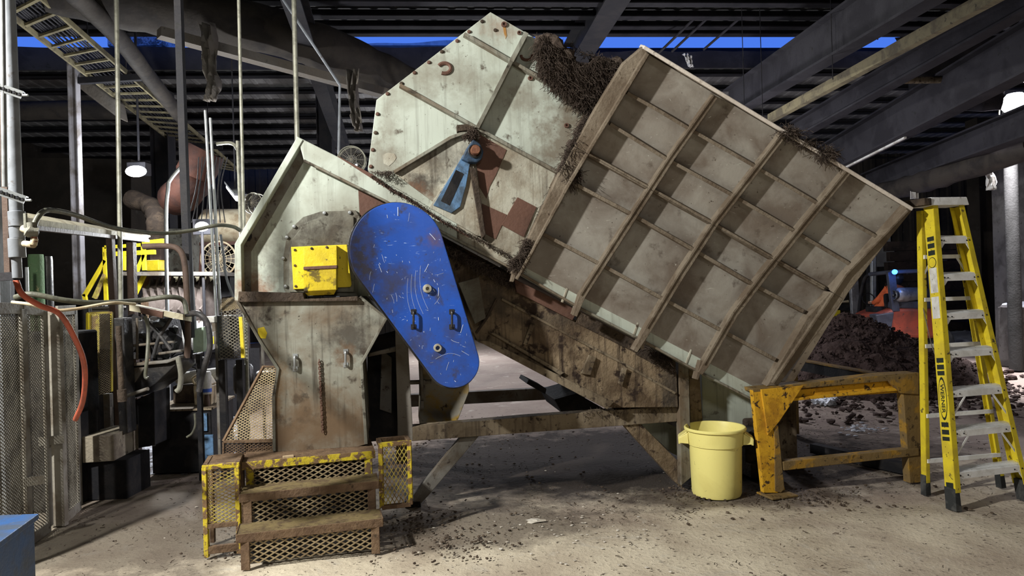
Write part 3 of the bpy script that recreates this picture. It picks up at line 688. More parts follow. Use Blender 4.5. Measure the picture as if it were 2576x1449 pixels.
mp('belly_box', [(1395, 1005), (1450, 990), (1540, 1040), (1500, 1075), (1415, 1040)], -.5, -1.2, 'black')
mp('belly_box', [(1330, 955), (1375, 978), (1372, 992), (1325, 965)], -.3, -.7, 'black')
# expanded metal guard at the left of the funnel (slopes back)
b = NB(); q = [M(663, 921, -.05), M(697, 923, -.05), M(690, 1106, .26), M(562, 1110, .26)]
screen(b, [q[3], q[2], q[1], q[0]], .034, .022, .006, .003)
sg = obj('mesh_guard', b, 'wiretan', mach)
b = NB()
for i in range(4): beam(b, q[i], q[(i+1) % 4], .022, .012)
obj('guard_frame', b, 'stairrust', sg)
b = NB(); q = [M(562, 1112, .26), M(690, 1110, .26), M(690, 1145, .26), M(562, 1142, .26)]; screen(b, q, .03, .02, .005); 
for i in range(4): beam(b, q[i], q[(i+1) % 4], .02, .012)
obj('guard_skirt', b, 'stairrust', mach)
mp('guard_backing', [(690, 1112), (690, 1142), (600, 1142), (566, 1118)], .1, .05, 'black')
# ================================================================= MATERIAL STUCK ON THE MACHINE
mass = [(1352, 92), (1372, 86), (1400, 100), (1422, 128), (1450, 152), (1478, 158), (1500, 140), (1525, 142), (1545, 152), (1568, 158), (1560, 178), (1540, 215), (1512, 250), (1490, 270), (1455, 250), (1420, 218), (1390, 196), (1365, 170), (1352, 130)]
b = NB(); prism(b, [M(x*1.0, y+8, .25) for x, y in mass], -NW*.7)
for i in range(50):
    x, y = rpoly(mass); blob(b, M(x, y+4, random.uniform(.1, .3)), random.uniform(.04, .09), seed=i, sub=1)
for i in range(9000):
    x, y = rpoly(mass); fibres(b, M(x, y, random.uniform(.24, .36)), 4, random.uniform(.05, .16), random.uniform(.0011, .0024), down=1.6, spread=.8, wig=.38)
for i in range(240):
    x = random.uniform(1350, 1570); yy = 92+ (x-1350)*.34; fibres(b, M(x, min(yy, 160)+random.uniform(-4, 8), random.uniform(.1, .3)), 4, random.uniform(.03, .07), .002, down=-.3)
obj('root_fibre_curtain', b, 'fibre', label='thick curtain of dark roots hanging over the chute top beside the hopper', cat='root debris', kind='stuff')
strip = [(1470, 290), (1500, 300), (1440, 400), (1465, 440), (1440, 470), (1425, 440), (1405, 430), (1425, 380)]
b = NB()
for i in range(60):
    x, y = rpoly(strip); blob(b, M(x, y, .33), random.uniform(.015, .04), seed=i, sub=1)
for i in range(2600):
    x, y = rpoly(strip); fibres(b, M(x, y, random.uniform(.30, .46)), 4, random.uniform(.03, .10), .0018, down=.7)
for i in range(1300):
    x, y = rpoly([(1320, 600), (1340, 600), (1312, 680), (1288, 672), (1280, 655), (1305, 640)]); fibres(b, M(x, y, random.uniform(.30, .42)), 4, random.uniform(.02, .07), .0016, down=.6)
for i in range(900):
    x, y = rpoly([(1480, 268), (1500, 275), (1340, 610), (1325, 600)]); fibres(b, M(x, y, random.uniform(.22, .34)), 4, random.uniform(.02, .06), .0016, down=.8)
obj('root_fibre_strip', b, 'fibre', label='roots caught down the gap left of the ribbed hopper side', cat='root debris', kind='stuff')
b = NB()
for (cx, cy, n, sx, sy) in ((1985, 335, 700, 30, 12), (2030, 362, 220, 30, 6), (2078, 388, 800, 26, 14)):
    for i in range(n):
        fibres(b, Hp(cx+random.gauss(0, sx*.42), cy+random.gauss(0, sy*.42)+ (0), random.uniform(-.1, .13)), 4, random.uniform(.03, .09), .0018, down=.1)
    for i in range(14): blob(b, Hp(cx+random.gauss(0, sx*.3), cy+random.gauss(0, sy*.3), .03), random.uniform(.02, .035), seed=i, sub=1)
obj('root_fibre_tuft', b, 'fibre', label='tufts of roots lying on the top rim of the hopper', cat='root debris', kind='stuff')
b = NB()
def strew(poly, n, w0, w1, ln=(.02, .07), r=.0016, dn=.5):
    for i in range(n):
        x, y = rpoly(poly); fibres(b, M(x, y, random.uniform(w0, w1)), 3, random.uniform(*ln), r, down=dn)
strew([(1120, 610), (1290, 695), (1290, 725), (1125, 640)], 1500, .13, .2)
for i in range(90):
    x, y = rpoly([(1125, 615), (1288, 698), (1285, 722), (1128, 640)]); blob(b, M(x, y, .14), random.uniform(.012, .035), seed=i, sub=1)
strew(offs([(935, 441), (985, 476), (1036, 504), (1110, 554), (1200, 600), (1290, 650)], 4), 900, .29, .33, (.01, .03))
strew([(1162, 345), (1180, 322), (1200, 326), (1196, 350)], 450, .22, .3, (.02, .05))
strew([(1620, 868), (1690, 900), (1690, 930), (1640, 905)], 500, .12, .2)
strew([(1450, 1035), (1700, 1015), (1705, 1030), (1460, 1050)], 500, -.05, .06, (.02, .05))
strew([(600, 735), (760, 740), (760, 750), (600, 752)], 250, .2, .34, (.01, .03))
strew([(930, 430), (950, 430), (992, 430), (975, 445)], 200, .2, .3, (.01, .03))
obj('root_fibre_crumbs', b, 'fibre', label='dark root crumbs clinging along the inclined beam and in the trough below it', cat='root debris', kind='stuff')
# stains that belong to the panels (object-space patches of dirt and rust)
def stain(mn, items):
    Mt = MATS[mn]; nt = Mt.node_tree; N = nt.nodes; L = nt.links; b = N['Principled BSDF']
    src = b.inputs['Base Color'].links[0].from_socket; tc = N.new('ShaderNodeTexCoord')
    for (px, py, w0, rx, rz, col, amt, ns) in items:
        c = M(px, py, w0)-OFF[mach]
        mp_ = N.new('ShaderNodeMapping'); mp_.inputs['Scale'].default_value = (1/rx, 1/(rx*2), 1/rz); mp_.inputs['Location'].default_value = (-c.x/rx, -c.y/(rx*2), -c.z/rz)
        L.new(tc.outputs['Object'], mp_.inputs[0]); ln = N.new('ShaderNodeVectorMath'); ln.operation = 'LENGTH'; L.new(mp_.outputs[0], ln.inputs[0])
        n = N.new('ShaderNodeTexNoise'); n.inputs['Scale'].default_value = ns; n.inputs['Detail'].default_value = 8; n.inputs['Roughness'].default_value = .7; L.new(tc.outputs['Object'], n.inputs[0])
        a = N.new('ShaderNodeMath'); a.operation = 'MULTIPLY_ADD'; a.inputs[1].default_value = 3.0; L.new(n.outputs[0], a.inputs[0]); L.new(ln.outputs['Value'], a.inputs[2])
        r = N.new('ShaderNodeMapRange'); r.inputs[1].default_value = 1.7; r.inputs[2].default_value = 2.5; r.inputs[3].default_value = amt; r.inputs[4].default_value = 0; L.new(a.outputs[0], r.inputs[0])
        x = N.new('ShaderNodeMix'); x.data_type = 'RGBA'; L.new(r.outputs[0], x.inputs[0]); L.new(src, x.inputs[6]); x.inputs[7].default_value = (*col, 1); src = x.outputs[2]
    L.new(src, b.inputs['Base Color'])
BR, DK, RU = (.15, .115, .08), (.05, .042, .035), (.22, .10, .05)
stain('mint', [(1430, 350, .2, .42, .38, BR, .8, 7), (1330, 250, .2, .2, .12, BR, .5, 9), (1130, 185, .2, .3, .2, BR, .45, 8), (960, 400, .2, .2, .2, BR, .5, 9),
               (632, 728, .2, .16, .16, RU, .8, 10), (890, 560, .2, .3, .12, BR, .6, 9), (690, 660, .2, .16, .2, DK, .5, 8), (980, 300, .2, .08, .4, BR, .4, 9), (1260, 70, .2, .16, .14, RU, .5, 9)])
stain('creamdirt', [(1060, 470, .21, .16, .14, DK, .85, 9), (1010, 490, .3, .25, .12, RU, .7, 9), (1110, 400, .21, .25, .2, DK, .6, 9), (1240, 590, .24, .35, .2, BR, .6, 10), (1280, 420, .21, .2, .2, BR, .5, 9)])
stain('mintdirty', [(800, 1080, .3, .8, .30, (.13, .085, .05), .8, 6), (880, 840, .3, .24, .22, DK, .8, 9), (640, 780, .3, .2, .12, DK, .6, 9), (742, 912, .3, .07, .08, DK, .8, 12), (868, 890, .3, .09, .1, (.12, .07, .04), .85, 12), (690, 960, .3, .1, .3, (.16, .1, .05), .8, 9)])
stain('mintold', [(800, 600, .25, .3, .22, DK, .75, 8)])
stain('blue', [(905, 640, .6, .14, .32, DK, .9, 9), (1000, 700, .6, .3, .12, DK, .6, 12), (980, 740, .6, .13, .12, DK, .5, 10), (1045, 860, .6, .12, .12, DK, .6, 9), (1140, 840, .6, .08, .1, DK, .5, 10), (1090, 600, .6, .1, .08, (.12, .07, .07), .6, 12), (1100, 900, .6, .07, .08, DK, .7, 12)])
stain('woodgrime', [(1230, 760, .1, .3, .2, DK, .7, 7), (1690, 980, .1, .15, .3, DK, .75, 8), (1400, 800, .1, .5, .1, DK, .5, 9)])
# ================================================================= STEP PLATFORM
so = G(605, 1437); SY = math.radians(15.7)
SU = V((math.cos(SY), math.sin(SY), 0)); SV = V((-math.sin(SY), math.cos(SY), 0))
def S(x, y, z): return V((so.x, so.y, 0))+SU*x+SV*y+ZU*z
stair = thing('step_platform', 'rusty three-tread step platform with worn yellow edges and expanded metal risers', 'steps', S(.4, .3, 0))
def sbar(name, p0, p1, wd, ht, m, parent=stair, bev=.003, **k):
    b = NB(); beam(b, S(*p0), S(*p1), wd, ht); return obj(name, b, m, parent, bev=bev, **k)
SW = .855
lv = [(0.0, .225), (.235, .41), (.47, .565)]
for i, (y, z) in enumerate(lv):
    m_ = 'stairrust' if i < 2 else 'stairyellow'
    t = sbar('tread_frame', (-.02, y, z-.025), (SW+.02, y, z-.025), .006, .055, m_)
    if i < 2:
        sbar('side_rail', (-.02, y, z-.02), (-.02, y+.235, z-.02), .006, .045, 'stairrust', t); sbar('side_rail', (SW+.02, y, z-.02), (SW+.02, y+.235, z-.02), .006, .045, 'stairrust', t)
        b = NB()
        for k in range(9): beam(b, S(-.015, y+.02+k*.025, z-.012), S(SW+.015, y+.02+k*.025, z-.012), .006, .022)
        for k in range(12): beam(b, S(.03+k*.073, y+.01, z-.016), S(.03+k*.073, y+.23, z-.016), .006, .006)
        obj('tread_grating', b, 'tread', t)
    zb = lv[i-1][1] if i else 0.035
    yy = y+.012
    b = NB(); screen(b, [S(.045, yy, zb-.03 if i else zb), S(SW-.045, yy, zb-.03 if i else zb), S(SW-.045, yy, z-.05), S(.045, yy, z-.05)], .062, .034, .0085, .003)
    obj('riser_mesh', b, 'wiretan', stair)
    b = NB(); prism(b, [S(.03, y+.13, 0), S(SW-.03, y+.13, 0), S(SW-.03, y+.13, z-.06), S(.03, y+.13, z-.06)], SV*.01); obj('riser_shade_sheet', b, 'black', stair)  # added black sheet, stands in for the shade under the steps
    zl = 0 if i < 2 else .22
    for x in (.03, SW-.03): sbar('leg', (x, y+.008, z-.05), (x, y+.008, zl if i else 0), .055, .012, 'stairrust' if i < 2 else 'stairyellow')
b = NB(); prism(b, [S(-.02, .47, .562), S(SW+.02, .47, .562), S(SW+.02, .95, .562), S(-.02, .95, .562)], V((0, 0, -.006))); obj('deck', b, 'stairrust', stair)
b = NB(); box(b, S(.28, .52, .568), .07, .03, .012, SY+.15); obj('cardboard_scrap', b, 'card', label='small torn cardboard scrap on the top deck by the funnel foot', cat='cardboard')
def cage(name, x0, x1, y0, y1, z0, z1, legs, label):
    c = thing(name, label, 'guard cage', S((x0+x1)/2, (y0+y1)/2, 0 if legs else z0))
    b_ = lambda n, p, q, m='stairyellow', wd=.03, ht=.03: sbar(n, p, q, wd, ht, m, c)
    for x in (x0, x1):
        b_('post', (x, y0, 0 if legs else z0), (x, y0, z1)); 
        if legs: b_('post', (x, y1, 0), (x, y1, z1), 'stairrust')
        b_('top_rail', (x, y0, z1), (x, y1, z1+.0), 'stairrust')
    b_('top_rail', (x0-.015, y0, z1), (x1+.015, y0, z1)); b_('top_rail', (x0, y1, z1), (x1, y1, z1), 'stairrust')
    b_('bottom_rail', (x0, y0, z0), (x1, y0, z0), 'stairrust')
    if legs: b_('bottom_rail', (x0, y0, .045), (x1, y0, .045), 'stairrust', .03, .05)
    b = NB(); screen(b, [S(x0+.012, y0, z0), S(x1-.012, y0, z0), S(x1-.012, y0, z1), S(x0+.012, y0, z1)], .030 if not legs else .045, .05 if not legs else .024, .0055, .002)
    obj('mesh_panel', b, 'wireyellow', c)
    b = NB(); screen(b, [S(x0, y0, z0), S(x0, y1, z0), S(x0, y1, z1), S(x0, y0, z1)], .045, .024, .0035, .002); obj('mesh_panel', b, 'wiretan', c)
    b = NB(); 
    if legs: prism(b, [S(x0, y0, z1+.01), S(x1, y0, z1+.01), S(x1, y1, z1+.01), S(x0, y1, z1+.01)], V((0, 0, -.004)))
    else: screen(b, [S(x0, y0, z1), S(x1, y0, z1), S(x1, y1, z1), S(x0, y1, z1)], .03, .022, .0035, .002)
    obj('top_panel', b, 'stairrust', c)
cage('step_side_cage', -.235, -.035, .33, .62, .20, .585, True, 'small rusty yellow mesh cage on legs at the left end of the step platform')
cage('step_side_cage', .90, 1.10, .33, .50, .20, .635, False, 'narrow rusty yellow mesh guard box hung at the right end of the step platform')
# ================================================================= YELLOW BIN
c = G(1803, 1241); bin_ = thing('waste_bin', 'pale yellow round plastic bin with two side handles beside the white frame post', 'bin', (c.x, c.y, 0))
b = NB(); R_ = .228
lathe(b, (c.x, c.y, 0), [(0, .03), (.150, .03), (.165, .0), (.188, .0), (.195, .02), (.205, .40), (.216, .402), (.225, .50), (.226, .515), (.236, .516), (.243, .522), (.243, .535), (.236, .542), (.228, .540), (.221, .52), (.204, .42), (.193, .05), (.18, .025), (0, .025)], 64)
obj('bin_body', b, 'canyellow', bin_, smooth=True)
for a0 in (math.radians(-15), math.radians(168)):
    rd = V((math.cos(a0), math.sin(a0), 0)); td = V((-rd.y, rd.x, 0)); b = NB(); q = c+V((0, 0, 0))
    f = lambda r, t, z: V((c.x, c.y, 0))+rd*r+td*t+ZU*z
    # D-shaped handle: outer loop plate with hole
    for s in (-1, 1):
        hexa(b, [f(.215, s*.062, .50), f(.285, s*.052, .455), f(.285, s*.052, .415), f(.21, s*.062, .41)], [f(.215, s*.074, .50), f(.287, s*.064, .455), f(.287, s*.064, .415), f(.21, s*.074, .41)])
    hexa(b, [f(.275, -.064, .462), f(.275, .064, .462), f(.272, .064, .41), f(.272, -.064, .41)], [f(.292, -.062, .455), f(.292, .062, .455), f(.290, .062, .405), f(.290, -.062, .405)])
    hexa(b, [f(.222, -.072, .508), f(.222, .072, .508), f(.288, .062, .462), f(.288, -.062, .462)], [f(.222, -.072, .498), f(.222, .072, .498), f(.288, .062, .45), f(.288, -.062, .45)])
    obj('handle', b, 'canyellow', bin_, bev=.004)
# ================================================================= YELLOW STAND
s0, s1 = G(1932, 1246), G(2312, 1212); TD = (s1-s0).normalized(); TN = V((TD.y, -TD.x, 0))
if TN.y > 0: TN = -TN
stand = thing('steel_stand', 'low chipped orange-yellow steel channel stand between the bin and the ladder', 'stand', ((s0.x+s1.x)/2, (s0.y+s1.y)/2+.4, 0))
def Tp(px, py, w_=0.0): return onpl(px, py, s0+TN*w_, TN)
def tp(name, pts, w0, w1, m, parent=stand, bev=.004, **k):
    b = NB(); prism(b, [Tp(x, y, w0) for x, y in pts], TN*(w1-w0)); return obj(name, b, m, parent, bev=bev, **k)
tp('top_beam', [(1893, 978), (2240, 942), (2312, 938), (2312, 952), (1895, 988)], .02, -.14, 'standrust')
tp('beam_web', [(1960, 985), (2250, 955), (2312, 948), (2312, 985), (1990, 1005)], -.02, -.05, 'standyellow')
tp('beam_flange', [(1985, 1003), (2270, 975), (2310, 968), (2310, 978), (1985, 1010)], .02, -.04, 'standyellow')
tp('leg', [(1893, 982), (1925, 980), (1948, 1090), (1975, 1232), (1956, 1240), (1921, 1240)], .02, -.03, 'standyellow')
tp('leg_flange', [(1948, 1075), (1958, 1070), (1974, 1230), (1965, 1240), (1950, 1236)], .025, -.12, 'standrust')
tp('gusset_plate', [(1915, 980), (2022, 970), (1960, 1062), (1932, 1095)], .035, .0, 'standyellow')
tp('gusset_plate', [(2225, 948), (2312, 937), (2312, 992), (2268, 990)], .035, .0, 'standrust')
tp('leg', [(2272, 985), (2312, 985), (2330, 1212), (2290, 1216)], .02, -.06, 'standrust')
tp('lower_rail', [(1970, 1162), (2280, 1130), (2312, 1128), (2312, 1146), (1972, 1184)], .03, -.05, 'standrust')
b = NB(); cc = G(1955, 1246); box(b, (cc.x, cc.y, .008), .24, .2, .016, .3); obj('foot_plate', b, 'standrust', stand, bev=.004)
za = Tp(2280, 945, 0).z-.05; p0 = Tp(2300, 950, -.05); p1 = W(1990, 912, 7.9); p1.z = za; p0.z = za
b = NB(); beam(b, p0, p1, .10, .012); obj('side_beam', b, 'standrust', stand); b = NB(); beam(b, p0-ZU*.06, p1-ZU*.06, .015, .11); obj('side_beam_web', b, 'black', stand)
b = NB(); beam(b, (p1.x, p1.y, 0), (p1.x, p1.y, za-.01), .10, .10); obj('leg', b, 'standrust', stand)
b = NB(); q = W(1975, 1100, 6.6); box(b, (q.x, q.y, .32), .17, .12, .64, YA); beam(b, (q.x-.02, q.y+.05, .05), (q.x-.02, q.y+1.2, .05), .1, .1)
obj('machine_foot_post', b, 'framebrown', label='short brown box-section post standing behind the yellow stand leg', cat='post', bev=.006)
b = NB(); a = G(1985, 1105); e = G(2300, 1200); a = V((a.x, 7.0, .04)); beam(b, V((a.x, a.y, .045)), V((e.x, e.y+.1, .045)), .09, .09); obj('floor_channel', b, 'black', label='dark steel channel lying on the floor behind the yellow stand', cat='steel channel')
b = NB(); a = G(1770, 1170); e = G(1915, 1160); beam(b, V((a.x-.1, a.y+.2, .06)), V((e.x+.2, e.y+.3, .06)), .1, .12); obj('floor_beam', b, 'black', label='black beam lying on the floor behind the yellow bin', cat='steel beam')
# gearbox behind the bin
gb = thing('gear_motor', 'grimy dark drive motor low behind the yellow bin', 'motor', G(1880, 1150)+V((0, .4, 0)))
q = W(1885, 1110, 6.3); b = NB(); box(b, (q.x, q.y, .26), .22, .28, .5, .2); obj('gearbox', b, 'darkgrime', gb, bev=.02)
b = NB(); cyl(b, (q.x-.05, q.y-.1, .36), (q.x-.05, q.y-.34, .36), .10, 20); cyl(b, (q.x-.05, q.y-.34, .36), (q.x-.05, q.y-.36, .36), .06, 16); obj('motor_body', b, 'blackgloss', gb, smooth=True)
b = NB(); box(b, (q.x+.05, q.y-.06, .08), .3, .3, .12, .2); obj('motor_base', b, 'darkgrime', gb, bev=.01)
# ================================================================= STEPLADDER
FLb = G(2408, 1288); FLt = W(2347, 517, 5.42); t17 = V((math.cos(math.radians(15)), math.sin(math.radians(15)), 0))
FRt = W(2425, 516, 5.5); FRb = FLb+t17*.70; FRb.z = 0
RLt = W(2318, 530, 5.50); RLb = G(2331, 1248); RRt = W(2414, 530, 5.58); RRb = G(2531, 1228)
lad = thing('stepladder', 'tall yellow fibreglass stepladder with aluminium treads at the right edge', 'ladder', ((FLb+FRb+RLb+RRb)/4))
dep = (RLb-FLb); dep.z = 0; dep.normalize()
dl = V((-.292, .956, 0))
def rail(name, a, b_, inward, web=.085, fl=.030, m='ladderyellow', dd=dl):
    b = NB(); beamdir = (b_-a).normalized(); dq = (dd-beamdir*dd.dot(beamdir)).normalized()
    bar(b, a+dq*web/2, b_+dq*web/2, dq*web, inward*.004)
    bar(b, a+inward*fl/2, b_+inward*fl/2, dq*.004, inward*fl); bar(b, a+dq*web+inward*fl/2, b_+dq*web+inward*fl/2, dq*.004, inward*fl)
    return obj(name, b, m, lad)
fz = lambda z, a, b_: a+(b_-a)*(z/b_.z)
fr1 = rail('front_rail', fz(.13, FLb, FLt), FLt, t17, .085, .046); fr2 = rail('front_rail', fz(.13, FRb, FRt), FRt, -t17, .085, .046)
rr1 = rail('rear_rail', fz(.1, RLb, RLt), RLt, t17, .045, .034); rr2 = rail('rear_rail', fz(.1, RRb, RRt), RRt, -t17, .045, .034)
for i, (a, s) in enumerate(((FLb, 1), (FRb, -1), (RLb, 1), (RRb, -1))):
    b = NB(); q = dl*.09 if i < 2 else dl*.05; tt = (FLt if i == 0 else FRt if i == 1 else RLt if i == 2 else RRt); d = (tt-a).normalized()
    hexa(b, [a-t17*s*.006, a+t17*s*.045, a+t17*s*.045+q, a-t17*s*.006+q], [a+d*.16-t17*s*.006, a+d*.16+t17*s*.036, a+d*.16+t17*s*.036+q, a+d*.16-t17*s*.006+q])
    obj('foot', b, 'rubber', lad, bev=.003)
fz = lambda z, a, b_: a+(b_-a)*(z/b_.z)
tk = [ (FLt.z)*k/8.0+.0 for k in range(1, 8)]
pys = [1190, 1085, 985, 885, 790, 692, 598]
for k, py in enumerate(pys):
    # height of each tread from its pixel row
    best = min((abs((724.5-F*((cr*(p.z-HC)/p.y)) - 0) - 0), 0) for p in [FLb]) if False else None
    lo_z, hi_z = 0.0, FLt.z
    for _ in range(30):
        z = (lo_z+hi_z)/2; p = fz(z, FLb, FLt)+t17*.03
        a_, b2 = p.x/p.y, (p.z-HC)/p.y; yy = CY-F*(sr*a_+cr*b2)
        if yy > py: lo_z = z
        else: hi_z = z
    L_ = fz(z, FLb, FLt)+t17*.03; R2 = fz(z, FRb, FRt)-t17*.004
    tilt = V((0, 0, .018 if k > 2 else .006))
    b = NB(); hexa(b, [L_, R2, R2+dl*.095+tilt, L_+dl*.095+tilt], [L_+ZU*.004, R2+ZU*.004, R2+dl*.095+tilt+ZU*.004, L_+dl*.095+tilt+ZU*.004])
    hexa(b, [L_-dl*.002, R2-dl*.002, R2-dl*.002-ZU*.045, L_-dl*.002-ZU*.045], [L_+dl*.002, R2+dl*.002, R2+dl*.002-ZU*.045, L_+dl*.002-ZU*.045])
    hexa(b, [L_+dl*.093+tilt, R2+dl*.093+tilt, R2+dl*.093+tilt-ZU*.03, L_+dl*.093+tilt-ZU*.03], [L_+dl*.097+tilt, R2+dl*.097+tilt, R2+dl*.097+tilt-ZU*.03, L_+dl*.097+tilt-ZU*.03])
    for j in range(6):
        g_ = .012+.013*j; bar(b, L_+dl*g_+ZU*(.006+.018*g_/.095), R2+dl*g_+ZU*(.006+.018*g_/.095), dl*.003, ZU*.003)
    tr_ = obj('tread', b, 'alu', lad)
    for E, s in ((L_, 1), (R2, -1)):
        b = NB()
        if k in (1, 2):
            bar(b, E+t17*s*.13-ZU*.04, E+t17*s*.005-ZU*.19+(FLb-FLt).normalized()*0, dl*.004, ZU*.022)
        else:
            prism(b, [E+t17*s*.004-ZU*.044, E+t17*s*.055-ZU*.044, E+t17*s*.012-ZU*.10, E+t17*s*.004-ZU*.10], dl*.004)
        obj('tread_brace', b, 'alu', tr_)
    b = NB()
    for E, s in ((L_, -1), (R2, 1)):
        for dz in (-.02, -.085):
            lathe(b, E+t17*s*(-.022)+ZU*dz-dl*.004, [(0, .004), (.006, .003), (.007, 0)], 8, -dl)
    for fx in (.15, .85): lathe(b, L_*(1-fx)+R2*fx-ZU*.022-dl*.003, [(0, .004), (.005, .003), (.006, 0)], 8, -dl)
    obj('rivets', b, 'darksteel', tr_, kind='stuff')
# rear horizontals
for z in (.27, .62, 1.16, 1.52, 1.85):
    a, e = fz(z, RLb, RLt)+t17*.01, fz(z, RRb, RRt)-t17*.01; b = NB(); bar(b, a, e, dl*.02, ZU*.03); rb = obj('rear_brace', b, 'alu', lad)
    if z in (1.85,):
        for E, s in ((a, 1), (e, -1)):
            b = NB(); bar(b, E+t17*s*.10, E+t17*s*.01-ZU*.12, dl*.004, ZU*.03); obj('diagonal', b, 'alu', rb)
# spreaders
for a, e, mdl in ((fz(1.02, FLb, FLt)+dl*.05, fz(1.45, RLb, RLt), -.06), (fz(1.12, FRb, FRt)+dl*.05, fz(1.45, RRb, RRt), -.1)):
    b = NB(); md = (a+e)/2+ZU*mdl; bar(b, a, md, t17*.004, ZU*.02); bar(b, md, e, t17*.004, ZU*.02); obj('spreader', b, 'framesteel', lad)
# top cap
cL, cR = FLt-t17*.035, FRt+t17*.03; bk_ = dl*.19; b = NB()
hexa(b, [cL-dl*.02, cR-dl*.02, cR+bk_, cL+bk_], [cL-dl*.01+ZU*.062+t17*.01, cR-dl*.01+ZU*.062-t17*.01, cR+bk_+ZU*.062-t17*.01, cL+bk_+ZU*.062+t17*.01])
cap = obj('top_cap', b, 'alu', lad, bev=.005)
b = NB(); hexa(b, [cL-dl*.024-t17*.07, cL-dl*.024, cL+bk_, cL+bk_-t17*.07], [cL-dl*.022-t17*.065+ZU*.055, cL-dl*.022+ZU*.055, cL+bk_+ZU*.055, cL+bk_-t17*.065+ZU*.055]); obj('cap_end', b, 'darkgrime', cap, bev=.004)
# lettering and marks on the outer web of the near rail
webn = -t17; rd_ = (FLt-FLb).normalized(); wq = (dl-rd_*dl.dot(rd_)).normalized()
def webpt(z, f, lift=.003): return fz(z, FLb, FLt)+wq*(.085*f)+webn*lift
def zrow(py):
    lo, hi = 0.0, FLt.z
    for _ in range(30):
        z = (lo+hi)/2; p = fz(z, FLb, FLt); yy = CY-F*(sr*p.x/p.y+cr*(p.z-HC)/p.y)
        if yy > py: lo = z
        else: hi = z
    return z
def band(y0, y1, f0, f1, m, name, parent, lift=.0035):
    b = NB(); z0, z1 = zrow(y1), zrow(y0); a = [webpt(z0, f0, lift), webpt(z0, f1, lift), webpt(z1, f1, lift), webpt(z1, f0, lift)]
    prism(b, a, webn*-.0015); return obj(name, b, m, parent)
for (y0, y1) in ((593, 604), (610, 622), (628, 640), (900, 912), (917, 929), (933, 944), (1063, 1075), (1082, 1094), (1100, 1110), (1216, 1230)): band(y0, y1, .15, .85, 'blackink', 'stripe', fr1)
band(672, 735, .12, .88, 'whiteish', 'sticker', fr1); band(745, 800, .12, .88, 'whiteish', 'sticker', fr1)
def oval(y0, y1, parent):
    z0, z1 = zrow(y1), zrow(y0); zc, hz = (z0+z1)/2, (z1-z0)/2
    for k_, m_, lf in ((1.0, 'blackink', .0035), (.88, 'ladderyellow', .0048)):
        b = NB(); prism(b, [webpt(zc+hz*k_*math.sin(t), .5+.40*k_*math.cos(t), lf) for t in [i*math.pi/14 for i in range(28)]], webn*-.0012); obj('logo_oval', b, m_, parent)
    return zc, hz
zc, hz = oval(948, 1058, fr1); oval(645, 672, fr1)
tx = bpy.data.curves.new('lettering', 'FONT'); tx.body = 'WERNER'; tx.align_x = 'CENTER'; tx.align_y = 'CENTER'; tx.size = .050; tx.extrude = .0006; tx.offset = .0008
tx.materials.append(MATS['blackink']); to = bpy.data.objects.new('lettering', tx); COL.objects.link(to); to.parent = fr1
xa = -rd_; ya = -wq*-1; za_ = xa.cross(ya)
if za_.dot(webn) < 0: ya = -ya; za_ = xa.cross(ya)
Rm = Matrix((xa, ya, za_)).transposed().to_4x4(); Rm.translation = webpt(zc, .5, .0055)-OFF[fr1]; to.matrix_local = Rm
to.scale = (1.05, .82, 1)
dg = bpy.context.evaluated_depsgraph_get(); me_ = bpy.data.meshes.new_from_object(to.evaluated_get(dg)); ml = to.matrix_local.copy()
bpy.data.objects.remove(to); to = bpy.data.objects.new('lettering', me_); COL.objects.link(to); to.parent = fr1; to.matrix_local = ml
b = NB(); 
for i in range(30):
    z = random.choice((random.uniform(.2, 2.1), )); a = webpt(z, random.uniform(.3, .7), .003); bar(b, a, a+rd_*random.uniform(.004, .014), wq*.003, webn*.001)
obj('grime_marks', b, 'blackink', fr1, kind='stuff')
# ================================================================= COMPOST PILE AND FORKLIFT
def pile(name, c, rx, ry, h, label, seed=0):
    bm = NB(); n = 90; v = {}
    for i in range(n+1):
        for j in range(n+1):
            x = -1+2*i/n; y = -1+2*j/n; r = math.hypot(x, y); k = max(0, 1-r); z = h*(k**.85)*(1+.18*noise.noise(V((x*2.2+seed, y*2.2, 0))))
            X = c[0]+x*rx; Y = c[1]+y*ry
            z += (.12*noise.noise(V((X*2.6, Y*2.6, seed)))+.06*noise.noise(V((X*7, Y*7, seed))))*min(1, k*6)
            v[i, j] = bm.verts.new((X, Y, z-.02 if k > 0 else -.08))
    for i in range(n):
        for j in range(n): bm.faces.new((v[i, j], v[i+1, j], v[i+1, j+1], v[i, j+1]))
    for k_ in range(3000):
        a = random.uniform(0, 6.28); r = random.random()**.6; x, y = math.cos(a)*r, math.sin(a)*r
        z = h*(max(0, 1-r)**.85)*(1+.18*noise.noise(V((x*2.2+seed, y*2.2, 0))))
        X, Y = c[0]+x*rx, c[1]+y*ry
        if r > .97: z = 0
        blob(bm, (X, Y, z+.02), random.choice((.007, .011, .015, .015, .028)), seed=k_, sub=1, amp=.9)
    return obj(name, bm, 'compost', label=label, cat='compost', kind='stuff', loc=(c[0], c[1], 0))
pile('compost_heap', (5.75, 12.4), 2.3, 2.6, 1.08, 'large dark compost heap in front of the forklift')
bm = NB()
for i in range(700):
    x = random.uniform(3.2, 8.5); y = random.uniform(8.2, 10.6)+abs(random.gauss(0, .5)); blob(bm, (x, y, .01), random.choice((.015, .02, .03, .05)), (1, 1, .6), i, 1, .9)
for i in range(90):
    x = random.uniform(8, 10.5); y = random.uniform(10.5, 13); blob(bm, (x, y, .02), random.choice((.03, .05, .09)), (1, 1, .6), i, 1, .5)
obj('compost_clumps', bm, 'compostclump', label='loose dark compost clods on the floor in front of the heap', cat='compost', kind='stuff')
bm = NB()
